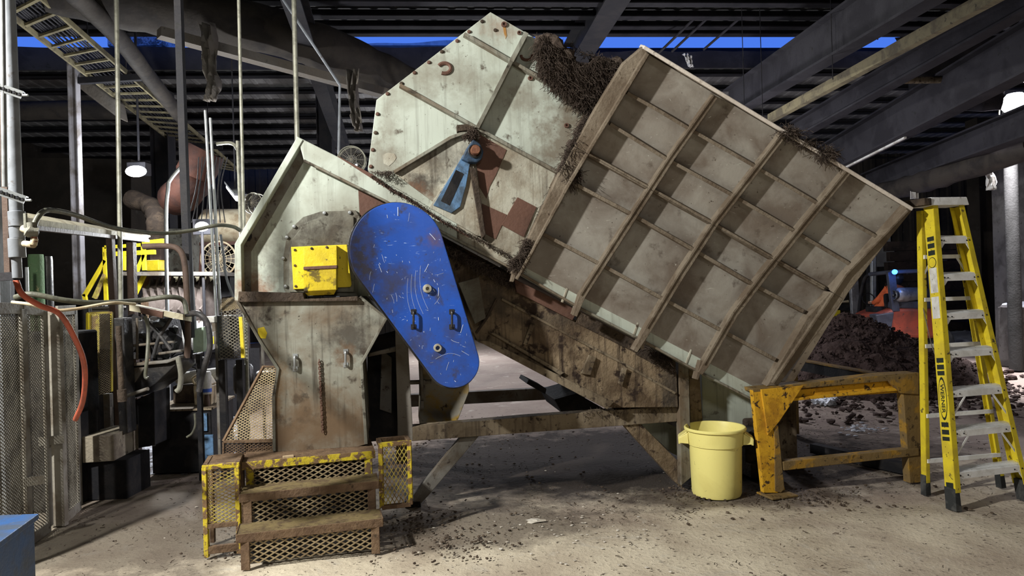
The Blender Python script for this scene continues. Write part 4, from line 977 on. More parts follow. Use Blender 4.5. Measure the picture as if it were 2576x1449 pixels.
for i in range(16): q = G(2050+i*3.2+random.uniform(-3, 3), 1014+random.uniform(-7, 5)); blob(bm, (q.x, q.y, .03), random.uniform(.03, .075), (1, 1, .7), i, 2, .9, 2.5)
for i in range(60): q = G(2170+random.gauss(0, 25), 1080+random.gauss(0, 6)); blob(bm, (q.x, q.y, .0), random.uniform(.006, .022), (1.6, 1, .5), i, 1, .8)
obj('snow_lumps', bm, 'snow', label='small lumps of snow on the floor beyond the yellow stand', cat='snow', kind='stuff')
bm = NB()
for i in range(20):
    for j in range(5):
        pass
n = 44; v = {}
for i in range(n+1):
    for j in range(9):
        q = G(2380+ (2640-2380)*i/n, 818+ (868-818)*j/8+3*math.sin(i*.7)); v[i, j] = bm.verts.new((q.x, q.y, .03+.05*noise.noise(V((q.x*2, q.y*2, 0))) if 0 < j < 8 else -.05))
for i in range(n):
    for j in range(8): bm.faces.new((v[i, j], v[i+1, j], v[i+1, j+1], v[i, j+1]))
obj('snow_drift', bm, 'snow', label='thin drift of trodden snow on the floor at the far right', cat='snow', kind='stuff', smooth=True)
# concrete block with snow
cb = thing('concrete_barrier', 'grey concrete block topped with snow at the far right edge', 'concrete block', (W(2575, 800, 13).x, 13, 0))
p = W(2575, 780, 13.0); bm = NB(); box(bm, (p.x, 13, .55), .62, .5, 1.1); obj('block', bm, 'concretecol', cb, bev=.02)
bm = NB(); blob(bm, (p.x, 13, 1.12), .34, (1.05, .8, .22), 3, 3, .3); obj('snow_cap', bm, 'snow', cb, smooth=True)
# red post at the right edge
p = G(2574, 915); bm = NB(); cyl(bm, (p.x, p.y, 0), (p.x, p.y, .42), .035, 14); cyl(bm, (p.x, p.y, .40), (p.x, p.y, .43), .045, 14); obj('short_red_post', bm, 'brownsteel', label='short dark red post cut by the right edge of the picture', cat='post', smooth=True)
FY = 15.2
fk = thing('forklift', 'orange and grey forklift seen from behind beyond the compost heap', 'forklift', (W(2260, 800, FY).x, FY, 0))
def fp(name, pts, Y0, dY, m, parent=None, bev=.02, **k):
    b = NB(); prism(b, [W(x, y, Y0) for x, y in pts], V((0, dY, 0))); return obj(name, b, m, parent or fk, bev=bev, **k)
fp('counterweight', [(2205, 795), (2248, 776), (2345, 776), (2375, 790), (2378, 835), (2350, 852), (2235, 848), (2212, 825)], FY, 1.1, 'forkred', bev=.06)
fp('hood', [(2248, 776), (2250, 758), (2345, 758), (2348, 778)], FY+.05, 1.0, 'forkgrey', bev=.03)
fp('chassis_panel', [(2203, 792), (2250, 785), (2240, 850), (2215, 835)], FY-.03, .3, 'forkgrey', bev=.02)
b = NB()
for (a, e) in (((2240, 686), (2250, 800)), ): pass
def ftube(name, pts, r, m, Y=None, parent=None, seg=10):
    b = NB(); tube(b, [W(p[0], p[1], p[2] if len(p) > 2 else Y) for p in pts], r, seg); return obj(name, b, m, parent or fk, smooth=True)
b = NB(); beam(b, W(2240, 684, FY+.05), W(2252, 785, FY+.05), .16, .10, (0, 1, 0)); obj('guard_post', b, 'forkgrey', fk, bev=.01)
b = NB(); a, e = W(2345, 684, FY+.05), W(2352, 785, FY+.05); beam(b, a, e, .16, .10, (0, 1, 0)); obj('guard_post', b, 'forkgrey', fk, bev=.01)
ftube('guard_roof_bar', [(2244, 684, FY), (2188, 690, FY+.8)], .045, 'forkgrey'); ftube('guard_roof_bar', [(2244, 684, FY), (2350, 680, FY)], .045, 'forkgrey')
ftube('guard_roof_bar', [(2350, 680, FY), (2300, 686, FY+.9)], .045, 'forkgrey')
for k_ in range(4): ftube('guard_roof_bar', [(2244+k_*26, 684, FY), (2205+k_*26, 689, FY+.8)], .02, 'forkgrey')
b = NB(); tube(b, spline([W(2190, 689, FY+.8), W(2176, 700, FY+.9), W(2166, 740, FY+1), W(2160, 795, FY+1.1)], 6), .04, 10); obj('front_pillar', b, 'black', fk, smooth=True)
b = NB(); beam(b, W(2146, 690, FY+1.5), W(2152, 792, FY+1.5), .18, .12, (0, 1, 0)); ms = obj('mast', b, 'tankgrey', fk, bev=.01)
b = NB(); beam(b, W(2196, 640, FY+1.6), W(2196, 792, FY+1.6), .10, .12, (0, 1, 0)); obj('mast_rail', b, 'galv', ms, bev=.01)
b = NB(); box(b, W(2140, 700, FY+1.38), .10, .02, .18); obj('mast_label', b, 'whiteish', ms)
b = NB(); beam(b, W(2186, 560, FY+1.7), W(2186, 792, FY+1.7), .09, .12, (0, 1, 0)); obj('mast_rail', b, 'black', ms, bev=.01)
for c_ in ((2205, 830), (2365, 850)):
    b = NB(); q = W(c_[0], c_[1], FY+.1); q.z = .29; lathe(b, (q.x, q.y, q.z), [(0, -.11), (.16, -.12), (.26, -.12), (.29, -.08), (.29, .08), (.26, .12), (.16, .12), (0, .11)], 30, (1, .2, 0)); obj('wheel', b, 'rubber', fk, smooth=True)
tk_ = thing('gas_cylinder', 'grey propane cylinder lying across the back of the forklift', 'gas cylinder', W(2300, 757, FY+.3))
a, e = W(2252, 742, FY-.0), W(2332, 740, FY+.35); d = (e-a).normalized(); b = NB(); L = (e-a).length
lathe(b, a, [(0, 0), (.08, .005), (.135, .04), (.155, .1), (.155, L-.1), (.135, L-.04), (.08, L-.005), (0, L)], 28, d); obj('tank', b, 'tankgrey', tk_, smooth=True)
b = NB(); lathe(b, a, [(.09, .02), (.09, -.05), (.10, -.05), (.10, .02)], 24, d); lathe(b, a, [(0, -.06), (.02, -.06), (.025, 0)], 12, d); obj('valve_collar', b, 'blackgloss', tk_, smooth=True)
b = NB(); q = W(2251, 684, FY-.12); lathe(b, q, [(0, .05), (.04, .04), (.055, 0), (.05, -.03), (0, -.035)], 18, (0, -1, .2)); obj('beacon', b, 'lampblue', fk, smooth=True, label='glowing blue beacon')
lamp('beacon_glow', q+V((0, -.25, 0)), 6, (.1, .3, 1), .05)
b = NB(); q = W(2238, 758, FY+.35); box(b, q, .25, .12, .35); obj('seat_back', b, 'black', fk, bev=.05)
b = NB(); q = W(2215, 778, FY+.55); box(b, q, .45, .5, .14); obj('seat', b, 'black', fk, bev=.04)
b = NB(); q = W(2185, 752, FY+.95); tube(b, [q+V((.14*math.cos(t), .06*math.sin(t), .13*math.sin(t))) for t in [k*math.pi/10 for k in range(21)]], .012, 8); obj('steering_wheel', b, 'black', fk)
# driver
drv = thing('person', 'seated forklift driver in orange overalls and dark helmet, reaching forward', 'person', W(2222, 778, FY+.5))
def skin(name, js, es, m, parent, sub=2):
    me = bpy.data.meshes.new(name); off = OFF[parent]
    me.from_pydata([tuple(V(p)-off) for p, r in js], es, []); me.update()
    o = bpy.data.objects.new(name, me); COL.objects.link(o); o.parent = parent; me.materials.append(MATS[m])
    s = o.modifiers.new('skin', 'SKIN'); s.use_smooth_shade = True
    for i, (p, r) in enumerate(js): me.skin_vertices[0].data[i].radius = (r, r) if not isinstance(r, tuple) else r
    me.skin_vertices[0].data[0].use_root = True
    o.modifiers.new('sub', 'SUBSURF').levels = sub; o.modifiers['sub'].render_levels = sub
    OFF[o] = off; return o
D0 = FY+.42
J = [(W(2232, 782, D0), .19), (W(2238, 762, D0), .175), (W(2248, 738, D0), .20), (W(2255, 724, D0), .12), (W(2257, 714, D0), .065),
     (W(2234, 730, D0+.05), .11), (W(2214, 752, D0+.15), .085), (W(2200, 762, D0+.35), .065), (W(2196, 760, D0+.42), .05),
     (W(2274, 734, D0-.02), .10), (W(2279, 754, D0+.1), .07),
     (W(2218, 786, D0+.12), .15), (W(2202, 788, D0+.3), .12), (W(2199, 808, D0+.3), .085), (W(2198, 828, D0+.3), .06),
     (W(2240, 788, D0+.15), .14), (W(2226, 788, D0+.5), .11), (W(2224, 814, D0+.5), .07)]
E_ = [(0, 1), (1, 2), (2, 3), (3, 4), (3, 5), (5, 6), (6, 7), (7, 8), (3, 9), (9, 10), (0, 11), (11, 12), (12, 13), (13, 14), (0, 15), (15, 16), (16, 17)]
skin('body', J, E_, 'overall', drv)
hc_ = W(2258, 703, D0)
b = NB(); blob(b, hc_, .105, (.82, .95, 1.15), 1, 3, .04); hd = obj('head', b, 'skin', drv, smooth=True)
b = NB(); blob(b, hc_+V((0, -.022, .0)), .112, (.86, .9, 1.15), 1, 3, .03); obj('hood', b, 'black', hd, smooth=True)
b = NB(); blob(b, hc_+V((-.02, .10, -.01)), .025, (1, 1.2, 1), 2, 2, .05); obj('nose', b, 'skin', hd, smooth=True)
for s in (-1, 1):
    b = NB(); blob(b, hc_+V((s*.09, 0, -.01)), .03, (.4, .7, 1.1), 2, 2, .05); obj('ear', b, 'skin', hd, smooth=True)
    b = NB(); blob(b, hc_+V((s*.035, .09, .015)), .013, (1, .6, .8), 2, 2, .02); obj('eye', b, 'whiteish', hd, smooth=True)
b = NB(); lathe(b, hc_+V((0, 0, .01)), [(.12, 0), (.123, .03), (.115, .08), (.08, .125), (.03, .14), (0, .142)], 28); obj('helmet', b, 'blackgloss', hd, smooth=True)
hq = W(2193, 759, D0+.45)
b = NB(); blob(b, hq, .045, (1, 1.2, .6), 1, 2, .05)
for k_ in range(4): tube(b, spline([hq+V((-.03+.02*k_, .03, 0)), hq+V((-.03+.02*k_, .075, .0)), hq+V((-.03+.02*k_, .09, -.03)), hq+V((-.03+.02*k_, .07, -.045))], 3), .009, 8)
tube(b, spline([hq+V((.04, 0, 0)), hq+V((.06, .03, -.01)), hq+V((.05, .055, -.03))], 3), .010, 8); obj('hand', b, 'skin', drv, smooth=True)
# pale vehicle parts behind the mast
vh = thing('loader', 'pale yellow loader mostly hidden behind the hopper corner and mast', 'vehicle', (W(2110, 760, 19).x, 19.3, 0))
for n_, pts, m_ in (('cab_side', [(2060, 690), (2090, 690), (2090, 770), (2060, 770)], 'beige'), ('body_panel', [(2070, 740), (2103, 750), (2103, 768), (2070, 768)], 'yellow'), ('lower_panel', [(2085, 774), (2115, 774), (2115, 800), (2085, 800)], 'yellow'), ('chassis', [(2050, 764), (2140, 766), (2140, 782), (2050, 782)], 'black')):
    b = NB(); prism(b, [W(x, y, 19) for x, y in pts], V((0, .8, 0))); obj(n_, b, m_, vh, bev=.02)
b = NB(); tube(b, [W(*p, 18.9) for p in ((2108, 722), (2133, 720), (2133, 733), (2112, 735), (2110, 760), (2134, 758))], .035, 8); obj('hand_rail', b, 'beige', vh)
b = NB(); tube(b, [W(*p, 18.9) for p in ((2103, 720), (2104, 768))], .035, 8); obj('hand_rail', b, 'beige', vh)
b = NB(); q = W(2100, 790, 19.4); box(b, (q.x, 19.4, .35), 1.2, .6, .7); obj('wheel_base', b, 'black', vh)
# post light right
pl = thing('post_light', 'tall grey pole with a glaring flood lamp at the far right', 'lamp post', (W(2556, 900, 12.6).x, 12.6, 0))
p = W(2556, 900, 12.6); q = W(2541, 262, 12.6); b = NB(); cyl(b, (p.x, p.y, 0), (p.x, p.y, q.z), .11, 20); obj('pole', b, 'polegrey', pl, smooth=True)
b = NB(); q = V((p.x, 12.45, q.z)); lathe(b, q, [(0, .16), (.12, .14), (.2, .04), (.2, -.1), (.13, -.18), (0, -.2)], 24); obj('lamp_head', b, 'lampwhite', pl, smooth=True)
b = NB(); a = W(2514, 265, 12.4); lathe(b, a, [(0, .05), (.05, .02), (.05, -.03), (0, -.05)], 14); obj('small_lamp', b, 'lampwhite', pl, smooth=True)
b = NB(); tube(b, spline([a-ZU*.04, a+V((.0, 0, -.22)), a+V((.12, .05, -.3)), V((p.x-.05, 12.55, a.z-.1))], 5), .012, 6); obj('lamp_cable', b, 'hose', pl)
# big grey duct right with hanging sleeves
def ducts(name, pts, r, m, label, cat='duct', n=5, seg=18, wob=.05):
    P = spline([W(*p) for p in pts], n); b = NB()
    rr = [r*(1+wob*noise.noise(V((i*.7, 0, r*9)))) for i in range(len(P))]
    tube(b, P, rr, seg); return obj(name, b, m, label=label, cat=cat, smooth=True)
ducts('air_sleeve', [(2160, 500, 16), (2220, 486, 15), (2330, 455, 13.3), (2440, 420, 12.2), (2600, 365, 11)], .20, 'duct', 'grey slack fabric air sleeve slung under the right rafters', 'air duct', wob=.25)
def rag(name, pts, Y, wd, m, label, seed=0):
    b = NB(); P = spline([W(x, y, Y) for x, y in pts], 6); n = len(P); v = []
    for i, p in enumerate(P):
        row = []
        for k in range(7):
            f = (k/6-.5); row.append(b.verts.new(p+V((f*wd*(1-.25*i/n), .06*math.sin(k*2.1+i*.6+seed)+.04*noise.noise(V((i*.5, k, seed))), 0))))
        v.append(row)
    for i in range(n-1):
        for k in range(6): b.faces.new((v[i][k], v[i][k+1], v[i+1][k+1], v[i+1][k]))
    o = obj(name, b, m, label=label, cat='hanging rag', smooth=True); s = o.modifiers.new('thick', 'SOLIDIFY'); s.thickness = .012; return o
rag('hanging_sleeve', [(2482, 395), (2488, 440), (2494, 478)], 12.2, .17, 'whiteish', 'short pale fabric tail hanging under the right air sleeve')
rag('hanging_sleeve', [(2299, 452), (2302, 500)], 13.6, .14, 'whiteish', 'small pale fabric tail hanging just above the ladder cap')
rag('torn_tarp', [(2400, 90), (2420, 180), (2400, 280)], 11.5, 1.9, 'darksteel', 'dark torn tarpaulin hanging from the roof at upper right', 3)
rag('torn_rag', [(1725, 135), (1733, 150), (1740, 168)], 13.3, .12, 'whiteish', 'small white torn scrap caught below the roof slot above the hopper', 2)
b = NB(); p0, p1 = W(1938, 298, 12.4), W(2600, -65, 6.4); beam(b, p0, p1, .10, .14); obj('roof_channel', b, 'girdertan', label='pale rusty channel bar running diagonally under the right roof', cat='steel channel')
b = NB(); q0, q1 = W(2700, 60, 8.0), W(2050, 420, 15.0); p0, p1 = q0*.5+q1*.5-ZU*.32, q0*.04+q1*.96-ZU*.32; beam(b, p0, p1, .04, .05); obj('light_strip_rail', b, 'whiteish', label='thin white rail fixed along a right rafter', cat='rail')
b = NB(); cyl(b, W(2215, 203, 10.5), W(2600, 198, 10.5), .05, 10); obj('roof_pipe', b, 'framebrown', label='level grey pipe crossing under the roof at upper right', cat='pipe', smooth=True)
for i, (x, y0, y1, Y, lb) in enumerate(((1873, 200, 290, 11, 'thin hanger rod nearest the hopper rim'), (1919, 165, 300, 10.5, 'second thin hanger rod right of the hopper rim'), (2095, 45, 200, 8.6, 'longest thin hanger rod beside the big rafter'), (2208, -20, 100, 8, 'thin hanger rod at the top right of the big rafter'))):
    b = NB(); q = W(x, y1, Y); cyl(b, q, V((q.x, q.y, Zn(q.y)+.1)), .006, 6); obj('hanger_rod', b, 'darksteel', label=lb, cat='hanger rod', group='hanger rods under the right rafters')
for i, (a, e, Y, lb) in enumerate((((1800, -5), (1640, 150), 12.4, 'diagonal brace rod above the hopper, left one of three'), ((1850, -20), (1690, 130), 12.5, 'diagonal brace rod above the hopper, middle one of three'), ((1925, -10), (1770, 125), 12.6, 'diagonal brace rod above the hopper, right one of three'))):
    b = NB(); cyl(b, W(*a, Y-1.0), W(*e, Y+.2), .022, 8); obj('brace_rod', b, 'girder', label=lb, cat='brace rod', group='diagonal brace rods above the hopper')
# ================================================================= LEFT SIDE
def pc(name, x0, x1, y0, y1, Y, r, m, label, cat='pipe', group=None, floor=False, parent=None):
    a = W(x0, y0, Y); e = W(x1, y1, Y)
    if floor: e.z = 0.0
    b = NB(); cyl(b, a, e, r, 14); return obj(name, b, m, parent, label=label, cat=cat, group=group, smooth=True)
pc('conduit_pole', 292, 306, -60, 1060, 6.7, .021, 'conduit', 'bright slender conduit rising left of the round ceiling lamp', 'conduit', floor=True)
pc('conduit_pole', 599, 612, -60, 620, 6.8, .016, 'conduit', 'slender pale conduit dropping just left of the machine head', 'conduit', floor=True)
pc('conduit_pole', 738, 744, -60, 352, 7.6, .026, 'conduit', 'pale conduit dropping to the top corner of the machine head', 'conduit', floor=True)
b = NB(); beam(b, W(447, -60, 6.4), W(478, 850, 6.4), .06, .06, (0, 1, 0)); obj('dark_channel_pole', b, 'darksteel', label='dark steel channel pole crossing the cable ladder', cat='steel pole')
b = NB(); beam(b, W(462, 430, 6.5), W(486, 830, 6.5), .045, .05, (0, 1, 0)); obj('grey_channel_pole', b, 'pvc', label='grey channel fixed right of the dark steel pole', cat='steel pole')
for x0, x1, y0, lb in ((516, 545, 278, 'left of two galvanised conduits reaching up beside the dark pole'), (529, 555, 297, 'right of two galvanised conduits reaching up beside the dark pole')):
    pc('riser_conduit', x0, x1, y0, 800, 6.9, .014, 'galv', lb, 'conduit', 'paired riser conduits')
b = NB(); tube(b, spline([W(545, 362, 8), W(580, 360, 8), W(596, 375, 8), W(600, 420, 8), V((W(612, 640, 8).x, 8, 0))], 6), .02, 8); obj('bent_conduit', b, 'conduit', label='conduit bending down from the cable ladder end', cat='conduit', smooth=True)
b = NB(); tube(b, spline([W(460, 415, 8.5), W(430, 450, 8.5), W(422, 480, 8.5), W(418, 600, 8.5), V((W(416, 700, 8.5).x, 8.5, 0))], 6), .022, 8); obj('bent_conduit', b, 'galv', label='grey conduit bending down between the bright lamp and dark pole', cat='conduit', smooth=True)
b = NB(); tube(b, [W(707, -10, 7.9), W(855, 214, 8.8), W(852, 388, 8.8)], .017, 8); obj('slanted_conduit', b, 'pvc', label='thin conduit slanting down then dropping behind the machine head', cat='conduit', smooth=True)
# near pvc pipe stack
pv = thing('riser_pipe', 'thick grey plastic riser pipe with couplings at the left edge', 'pipe', (W(40, 700, 3.5).x, 3.5, 0))
b = NB(); cyl(b, W(20, -40, 3.5), W(42, 560, 3.5), .030, 24); obj('pipe_run', b, 'pvc', pv, smooth=True)
b = NB(); cyl(b, W(5, -40, 3.42), W(12, 470, 3.42), .012, 12); obj('small_pipe', b, 'galv', pv, smooth=True)
for y0, y1, r in ((532, 570, .037), (572, 600, .033), (600, 648, .037), (648, 700, .022)):
    b = NB(); cyl(b, W(41, y0, 3.5), W(44, y1, 3.5), r, 24); obj('coupling', b, 'pvc', pv, smooth=True, bev=.002)
b = NB(); beam(b, W(46, 694, 3.5), W(-60, 700, 3.6), .03, .04); obj('pipe_support', b, 'darksteel', pv)
vv = thing('valve_assembly', 'grimy valve and elbow fittings on the grey riser pipe', 'valve', W(80, 625, 3.5))
b = NB(); cyl(b, W(58, 575, 3.5), W(82, 580, 3.45), .02, 14); cyl(b, W(60, 613, 3.5), W(84, 616, 3.45), .016, 14); cyl(b, W(84, 616, 3.45), W(87, 600, 3.45), .016, 14); obj('elbow', b, 'beige', vv, smooth=True)
b = NB(); blob(b, W(80, 583, 3.45), .034, (1, 1, .9), 3, 2, .4); cyl(b, W(80, 560, 3.45), W(82, 596, 3.45), .022, 14); obj('valve_body', b, 'mintold', vv, smooth=True)
b = NB(); cyl(b, W(85, 592, 3.45), W(87, 610, 3.45), .015, 12); obj('copper_sleeve', b, 'copper', vv, smooth=True)
b = NB(); box(b, W(64, 555, 3.45), .012, .012, .07); obj('valve_lever', b, 'mintold', vv)
for (x, y, lb) in ((30, 228, 'perforated strut clamp high on the left riser pipe'), (38, 492, 'perforated strut clamp lower on the left riser pipe')):
    s = thing('strut_clamp', lb, 'pipe clamp', W(x, y, 3.4), 'strut clamps on the riser pipe')
    a, e = W(x-45, y-12, 3.40), W(x+25, y+12, 3.44); b = NB(); beam(b, a, e, .006, .036); beam(b, a+ZU*.018+V((0, .018, 0)), e+ZU*.018+V((0, .018, 0)), .036, .005); obj('strut', b, 'galv', s)
    b = NB(); d = e-a
    for k in range(5): q = a+d*(.12+.19*k); box(b, q+V((0, -.004, 0)), .022, .004, .013)
    obj('slots', b, 'black', s)
    b = NB(); cyl(b, e-V((.02, 0, 0)), e+V((.03, 0, .0)), .006, 8); obj('clamp_bolt', b, 'galv', s)
b = NB(); c0 = W(8, 800, 3.7); c0 = W(8, 800, 5.6); box(b, (c0.x-.17, 5.6, 2.3), .36, .25, 4.6); box(b, (c0.x+.045, 5.55, 2.3), .03, .12, 4.6); obj('edge_column', b, 'pvc', label='grey steel column cut by the left edge', cat='column', bev=.005)
b = NB(); c0 = W(26, 700, 3.8); beam(b, c0, (c0.x-.02, 3.8, 6.8), .03, .05, (0, 1, 0)); obj('brown_angle_post', b, 'brownsteel', label='thin brown angle post behind the grey riser pipe', cat='post')
def hose(name, pts, r, m, label, Y=None, n=7, cat='hose'):
    b = NB(); tube(b, spline([W(p[0], p[1], p[2] if len(p) > 2 else Y) for p in pts], n), r, 12); return obj(name, b, m, label=label, cat=cat, smooth=True)
hose('long_hose', [(86, 590, 3.45), (88, 560, 3.47), (105, 535, 3.5), (130, 529, 3.6), (190, 541, 3.9), (290, 574, 4.3), (400, 587, 4.8), (480, 580, 5), (545, 567, 5.1), (585, 570, 5.2), (605, 580, 5.25)], .0135, 'hose', 'long dark hose looping from the valve across to the machine head')
hose('orange_hose', [(40, 705, 3.6), (56, 740, 3.6), (100, 768, 3.65), (150, 790, 3.7), (185, 845, 3.8), (208, 900, 3.9), (214, 950, 4.0), (208, 1010, 4.1), (190, 1055, 4.2)], .0145, 'orangehose', 'bright orange hose curving down over the mesh enclosure')
hose('grey_hose', [(38, 748, 4.5), (80, 740, 4.5), (160, 755, 4.6), (240, 762, 4.8), (340, 757, 5.2), (420, 747, 5.3), (460, 755, 5.4), (470, 790, 5.4)], .018, 'hose', 'thick grey hose running level above the mesh enclosure')
hose('cream_hose', [(30, 760, 4.4), (70, 765, 4.4), (130, 780, 4.5), (190, 777, 4.6), (280, 762, 4.8), (340, 765, 5)], .010, 'beige', 'thin cream hose resting along the top of the mesh enclosure')
hose('brown_hose', [(360, 620, 6.2), (420, 619, 6.2), (450, 628, 6.2), (464, 660, 6.2), (470, 740, 6.2), (473, 850, 6.2), (470, 900, 6.2)], .026, 'brownsteel', 'thick brown hose arching over then down beside the toothed drum')
hose('dark_hose', [(470, 790, 6), (500, 790, 5.9), (522, 815, 5.9), (528, 870, 5.9), (515, 920, 5.9), (500, 985, 5.9)], .024, 'blackhose', 'dark hose curving down past the pale switch box')
hose('cross_hose', [(430, 800, 6), (400, 850, 6), (385, 900, 6)], .016, 'blackhose', 'black hose slanting down left under the pale board')
hose('cross_hose', [(360, 800, 6), (395, 835, 6), (430, 880, 6)], .016, 'blackhose', 'black hose slanting down right under the pale board')
hose('grey_loop_hose', [(365, 795, 5.6), (373, 830, 5.6), (370, 900, 5.5), (366, 945, 5.5), (372, 952, 5.5)], .014, 'hose', 'grey hose looping down in front of the dark engine')
hose('pump_hose', [(448, 900, 6), (455, 940, 6), (452, 975, 6), (444, 985, 6)], .022, 'mintold', 'worn hose dropping into the pump on the dark tank')
hose('tank_hose', [(490, 1040, 6.2), (491, 1070, 6.2), (483, 1090, 6.2), (470, 1100, 6.2)], .010, 'hose', 'thin hose hanging over the front of the dark oil tank')
hose('fan_cable', [(555, 590, 7), (562, 640, 7), (570, 700, 7), (590, 755, 7)], .012, 'pvc', 'pale flexible cable dropping in front of the square fan')
# cream edge of a raised conveyor / gutter
cv = thing('long_gutter', 'long cream sheet metal gutter running away above the mesh enclosure', 'gutter', W(180, 600, 5.2))
b = NB(); hexa(b, [W(20, 540, 4.4), W(370, 594, 8.0), W(370, 604, 8.0), W(20, 562, 4.4)], [p+V((0, .03, 0)) for p in (W(20, 540, 4.4), W(370, 594, 8.0), W(370, 604, 8.0), W(20, 562, 4.4))]); obj('side_sheet', b, 'woodpale', cv)
b = NB(); hexa(b, [W(20, 540, 4.4), W(370, 594, 8.0), W(378, 592, 8.3), W(70, 536, 4.9)], [p-ZU*.02 for p in (W(20, 540, 4.4), W(370, 594, 8.0), W(378, 592, 8.3), W(70, 536, 4.9))]); obj('top_sheet', b, 'woodpale', cv)
b = NB(); beam(b, W(20, 566, 4.4), W(370, 606, 8.0), .05, .03); obj('lower_rail', b, 'brownsteel', cv)
b = NB(); p = W(330, 610, 7.4); beam(b, (p.x, p.y, 0), (p.x, p.y, p.z), .07, .07); obj('support_leg', b, 'brownsteel', cv)
b = NB(); p = W(290, 600, 7.2); beam(b, (p.x, p.y, 0), (p.x-.05, p.y, p.z), .06, .06); obj('support_leg', b, 'brownsteel', cv)
# cylinders
def vtank(name, px, y0, y1, Y, r, m, label, cat='tank'):
    a = W(px, y0, Y); b = NB(); lathe(b, (a.x, a.y, 0), [(0, .0), (r, 0), (r, .02), (r, a.z-.04), (r*.92, a.z), (0, a.z)], 32); return obj(name, b, m, label=label, cat=cat, smooth=True)
vtank('green_post', 90, 640, 760, 7.2, .07, 'mossgreen', 'mossy green thick pipe post left of the tall white column', 'pipe post')
vtank('black_post', 118, 645, 760, 7.3, .052, 'blackgloss', 'black cylinder post standing right of the mossy green one', 'pipe post')
vtank('slim_post', 67, 672, 760, 7.0, .016, 'galv', 'slim galvanised post left of the mossy green one', 'pipe post')
# mesh enclosure
en = thing('mesh_enclosure', 'tall grey steel-framed expanded metal enclosure at the left edge', 'mesh guard', G(100, 1345))
def mpanel(bl, br, top_l, top_r, cell=(.036, .024), fr=.075, m='wiregrey', nm='mesh_door'):
    """panel from two floor pixels; tops given by pixel rows"""
    A, B = G(*bl), G(*br); 
    def top(p, py):
        lo, hi = 0, 3
        for _ in range(30):
            z = (lo+hi)/2; yy = CY-F*(sr*p.x/p.y+cr*(z-HC)/p.y)
            if yy > py: lo = z
            else: hi = z
        return V((p.x, p.y, z))
    At, Bt_ = top(A, top_l), top(B, top_r); A = A+ZU*.03; B = B+ZU*.03
    b = NB(); screen(b, [A, B, Bt_, At], *cell, .0062, .002); mo = obj(nm, b, m, en)
    n = (B-A).cross(ZU).normalized()
    for p, q in ((A, At), (B, Bt_), (A, B), (At, Bt_)):
        b = NB(); d = (q-p).normalized(); s = d.cross(n).normalized(); bar(b, p, q, s*fr, n*.02); obj('frame_bar', b, 'cabframe', mo, bev=.002)
    return A, B, At, Bt_
mpanel((-60, 1470), (72, 1372), 775, 776); mpanel((74, 1372), (126, 1334), 777, 782)
PA = mpanel((158, 1320), (202, 1280), 782, 779)
b = NB(); q = G(150, 1322); beam(b, q, V((q.x, q.y, 1.62)), .11, .05, (0, 1, 0)); obj('corner_post', b, 'cabframe', en, bev=.004)
q = G(74, 1372); b = NB(); q2 = V((q.x+.03, q.y-.06, .95)); tube(b, spline([q2, q2+V((.04, -.05, 0)), q2+V((.04, -.05, -.17)), q2+V((0, 0, -.18))], 4), .007, 8); obj('door_handle', b, 'cabframe', en)
b = NB(); q = G(140, 1328); box(b, (q.x, q.y-.02, .66), .16, .03, .06, .6); obj('latch_plate', b, 'cabframe', en); b = NB(); box(b, (G(80, 1368).x+.05, G(80, 1368).y-.03, .45), .12, .03, .06, .6); obj('latch_plate', b, 'cabframe', en)
# things inside the enclosure
b = NB(); q = W(50, 900, 5.9); box(b, (q.x, 6.0, .72), .9, .5, 1.44); obj('added_dark_cabinet', b, 'black', label='dark cabinet added inside the left mesh enclosure to set the mesh against black', cat='cabinet', bev=.02)  # dark box added so the mesh stands out against black
b = NB(); q = W(158, 850, 6.6); cyl(b, (q.x, 6.6, 0), (q.x, 6.6, 1.3), .17, 24); obj('drum_inside', b, 'brownsteel', label='rusty drum seen through the right mesh enclosure panel', cat='drum', smooth=True)
# blue box, bottom left corner
bb = thing('blue_crate', 'blue lidded steel box cut by the bottom left corner', 'box', G(20, 1500)+V((-.2, .3, 0)))
zt = .55; A = G(98, 1292, zt); B = G(0, 1363, zt)-V((.0, .0, 0)); C_ = G(-90, 1298, zt); dAB = (B-A); 
# near edge runs A->B, extend outwards; far edge parallel
B2 = A+dAB*1.7; C2 = A+(C_-A)*1.0; D2 = C2+dAB*1.7
b = NB(); prism(b, [A, B2, D2, C2], V((0, 0, -.03))); obj('lid', b, 'bluebox', bb, bev=.004)
ins = lambda p: p+((A+B2+D2+C2)/4-p)*.07
b = NB(); prism(b, [ins(p)-ZU*.03 for p in (A, B2, D2, C2)], V((0, 0, -(zt-.03)))); obj('box_body', b, 'bluebox', bb, bev=.006)
# concrete block and base
b = NB(); q0, q1 = G(196, 1168, .36), G(290, 1160, .36); hexa(b, [G(196, 1166, .33), G(287, 1160, .33), G(287, 1160, .33)+V((-.05, .55, 0)), G(196, 1166, .33)+V((0, .5, 0))], [p+V((0, 0, .22)) for p in (G(196, 1166, .33), G(287, 1160, .33), G(287, 1160, .33)+V((-.05, .55, 0)), G(196, 1166, .33)+V((0, .5, 0)))])
obj('rough_block', b, 'concreteblock', label='dusty concrete block beside the left mesh enclosure', cat='concrete block', bev=.008)
b = NB(); g = G(240, 1165, .33); box(b, (g.x, g.y+.28, .165), .42, .40, .33); obj('block_plinth', b, 'black', label='black plinth under the dusty concrete block', cat='plinth')
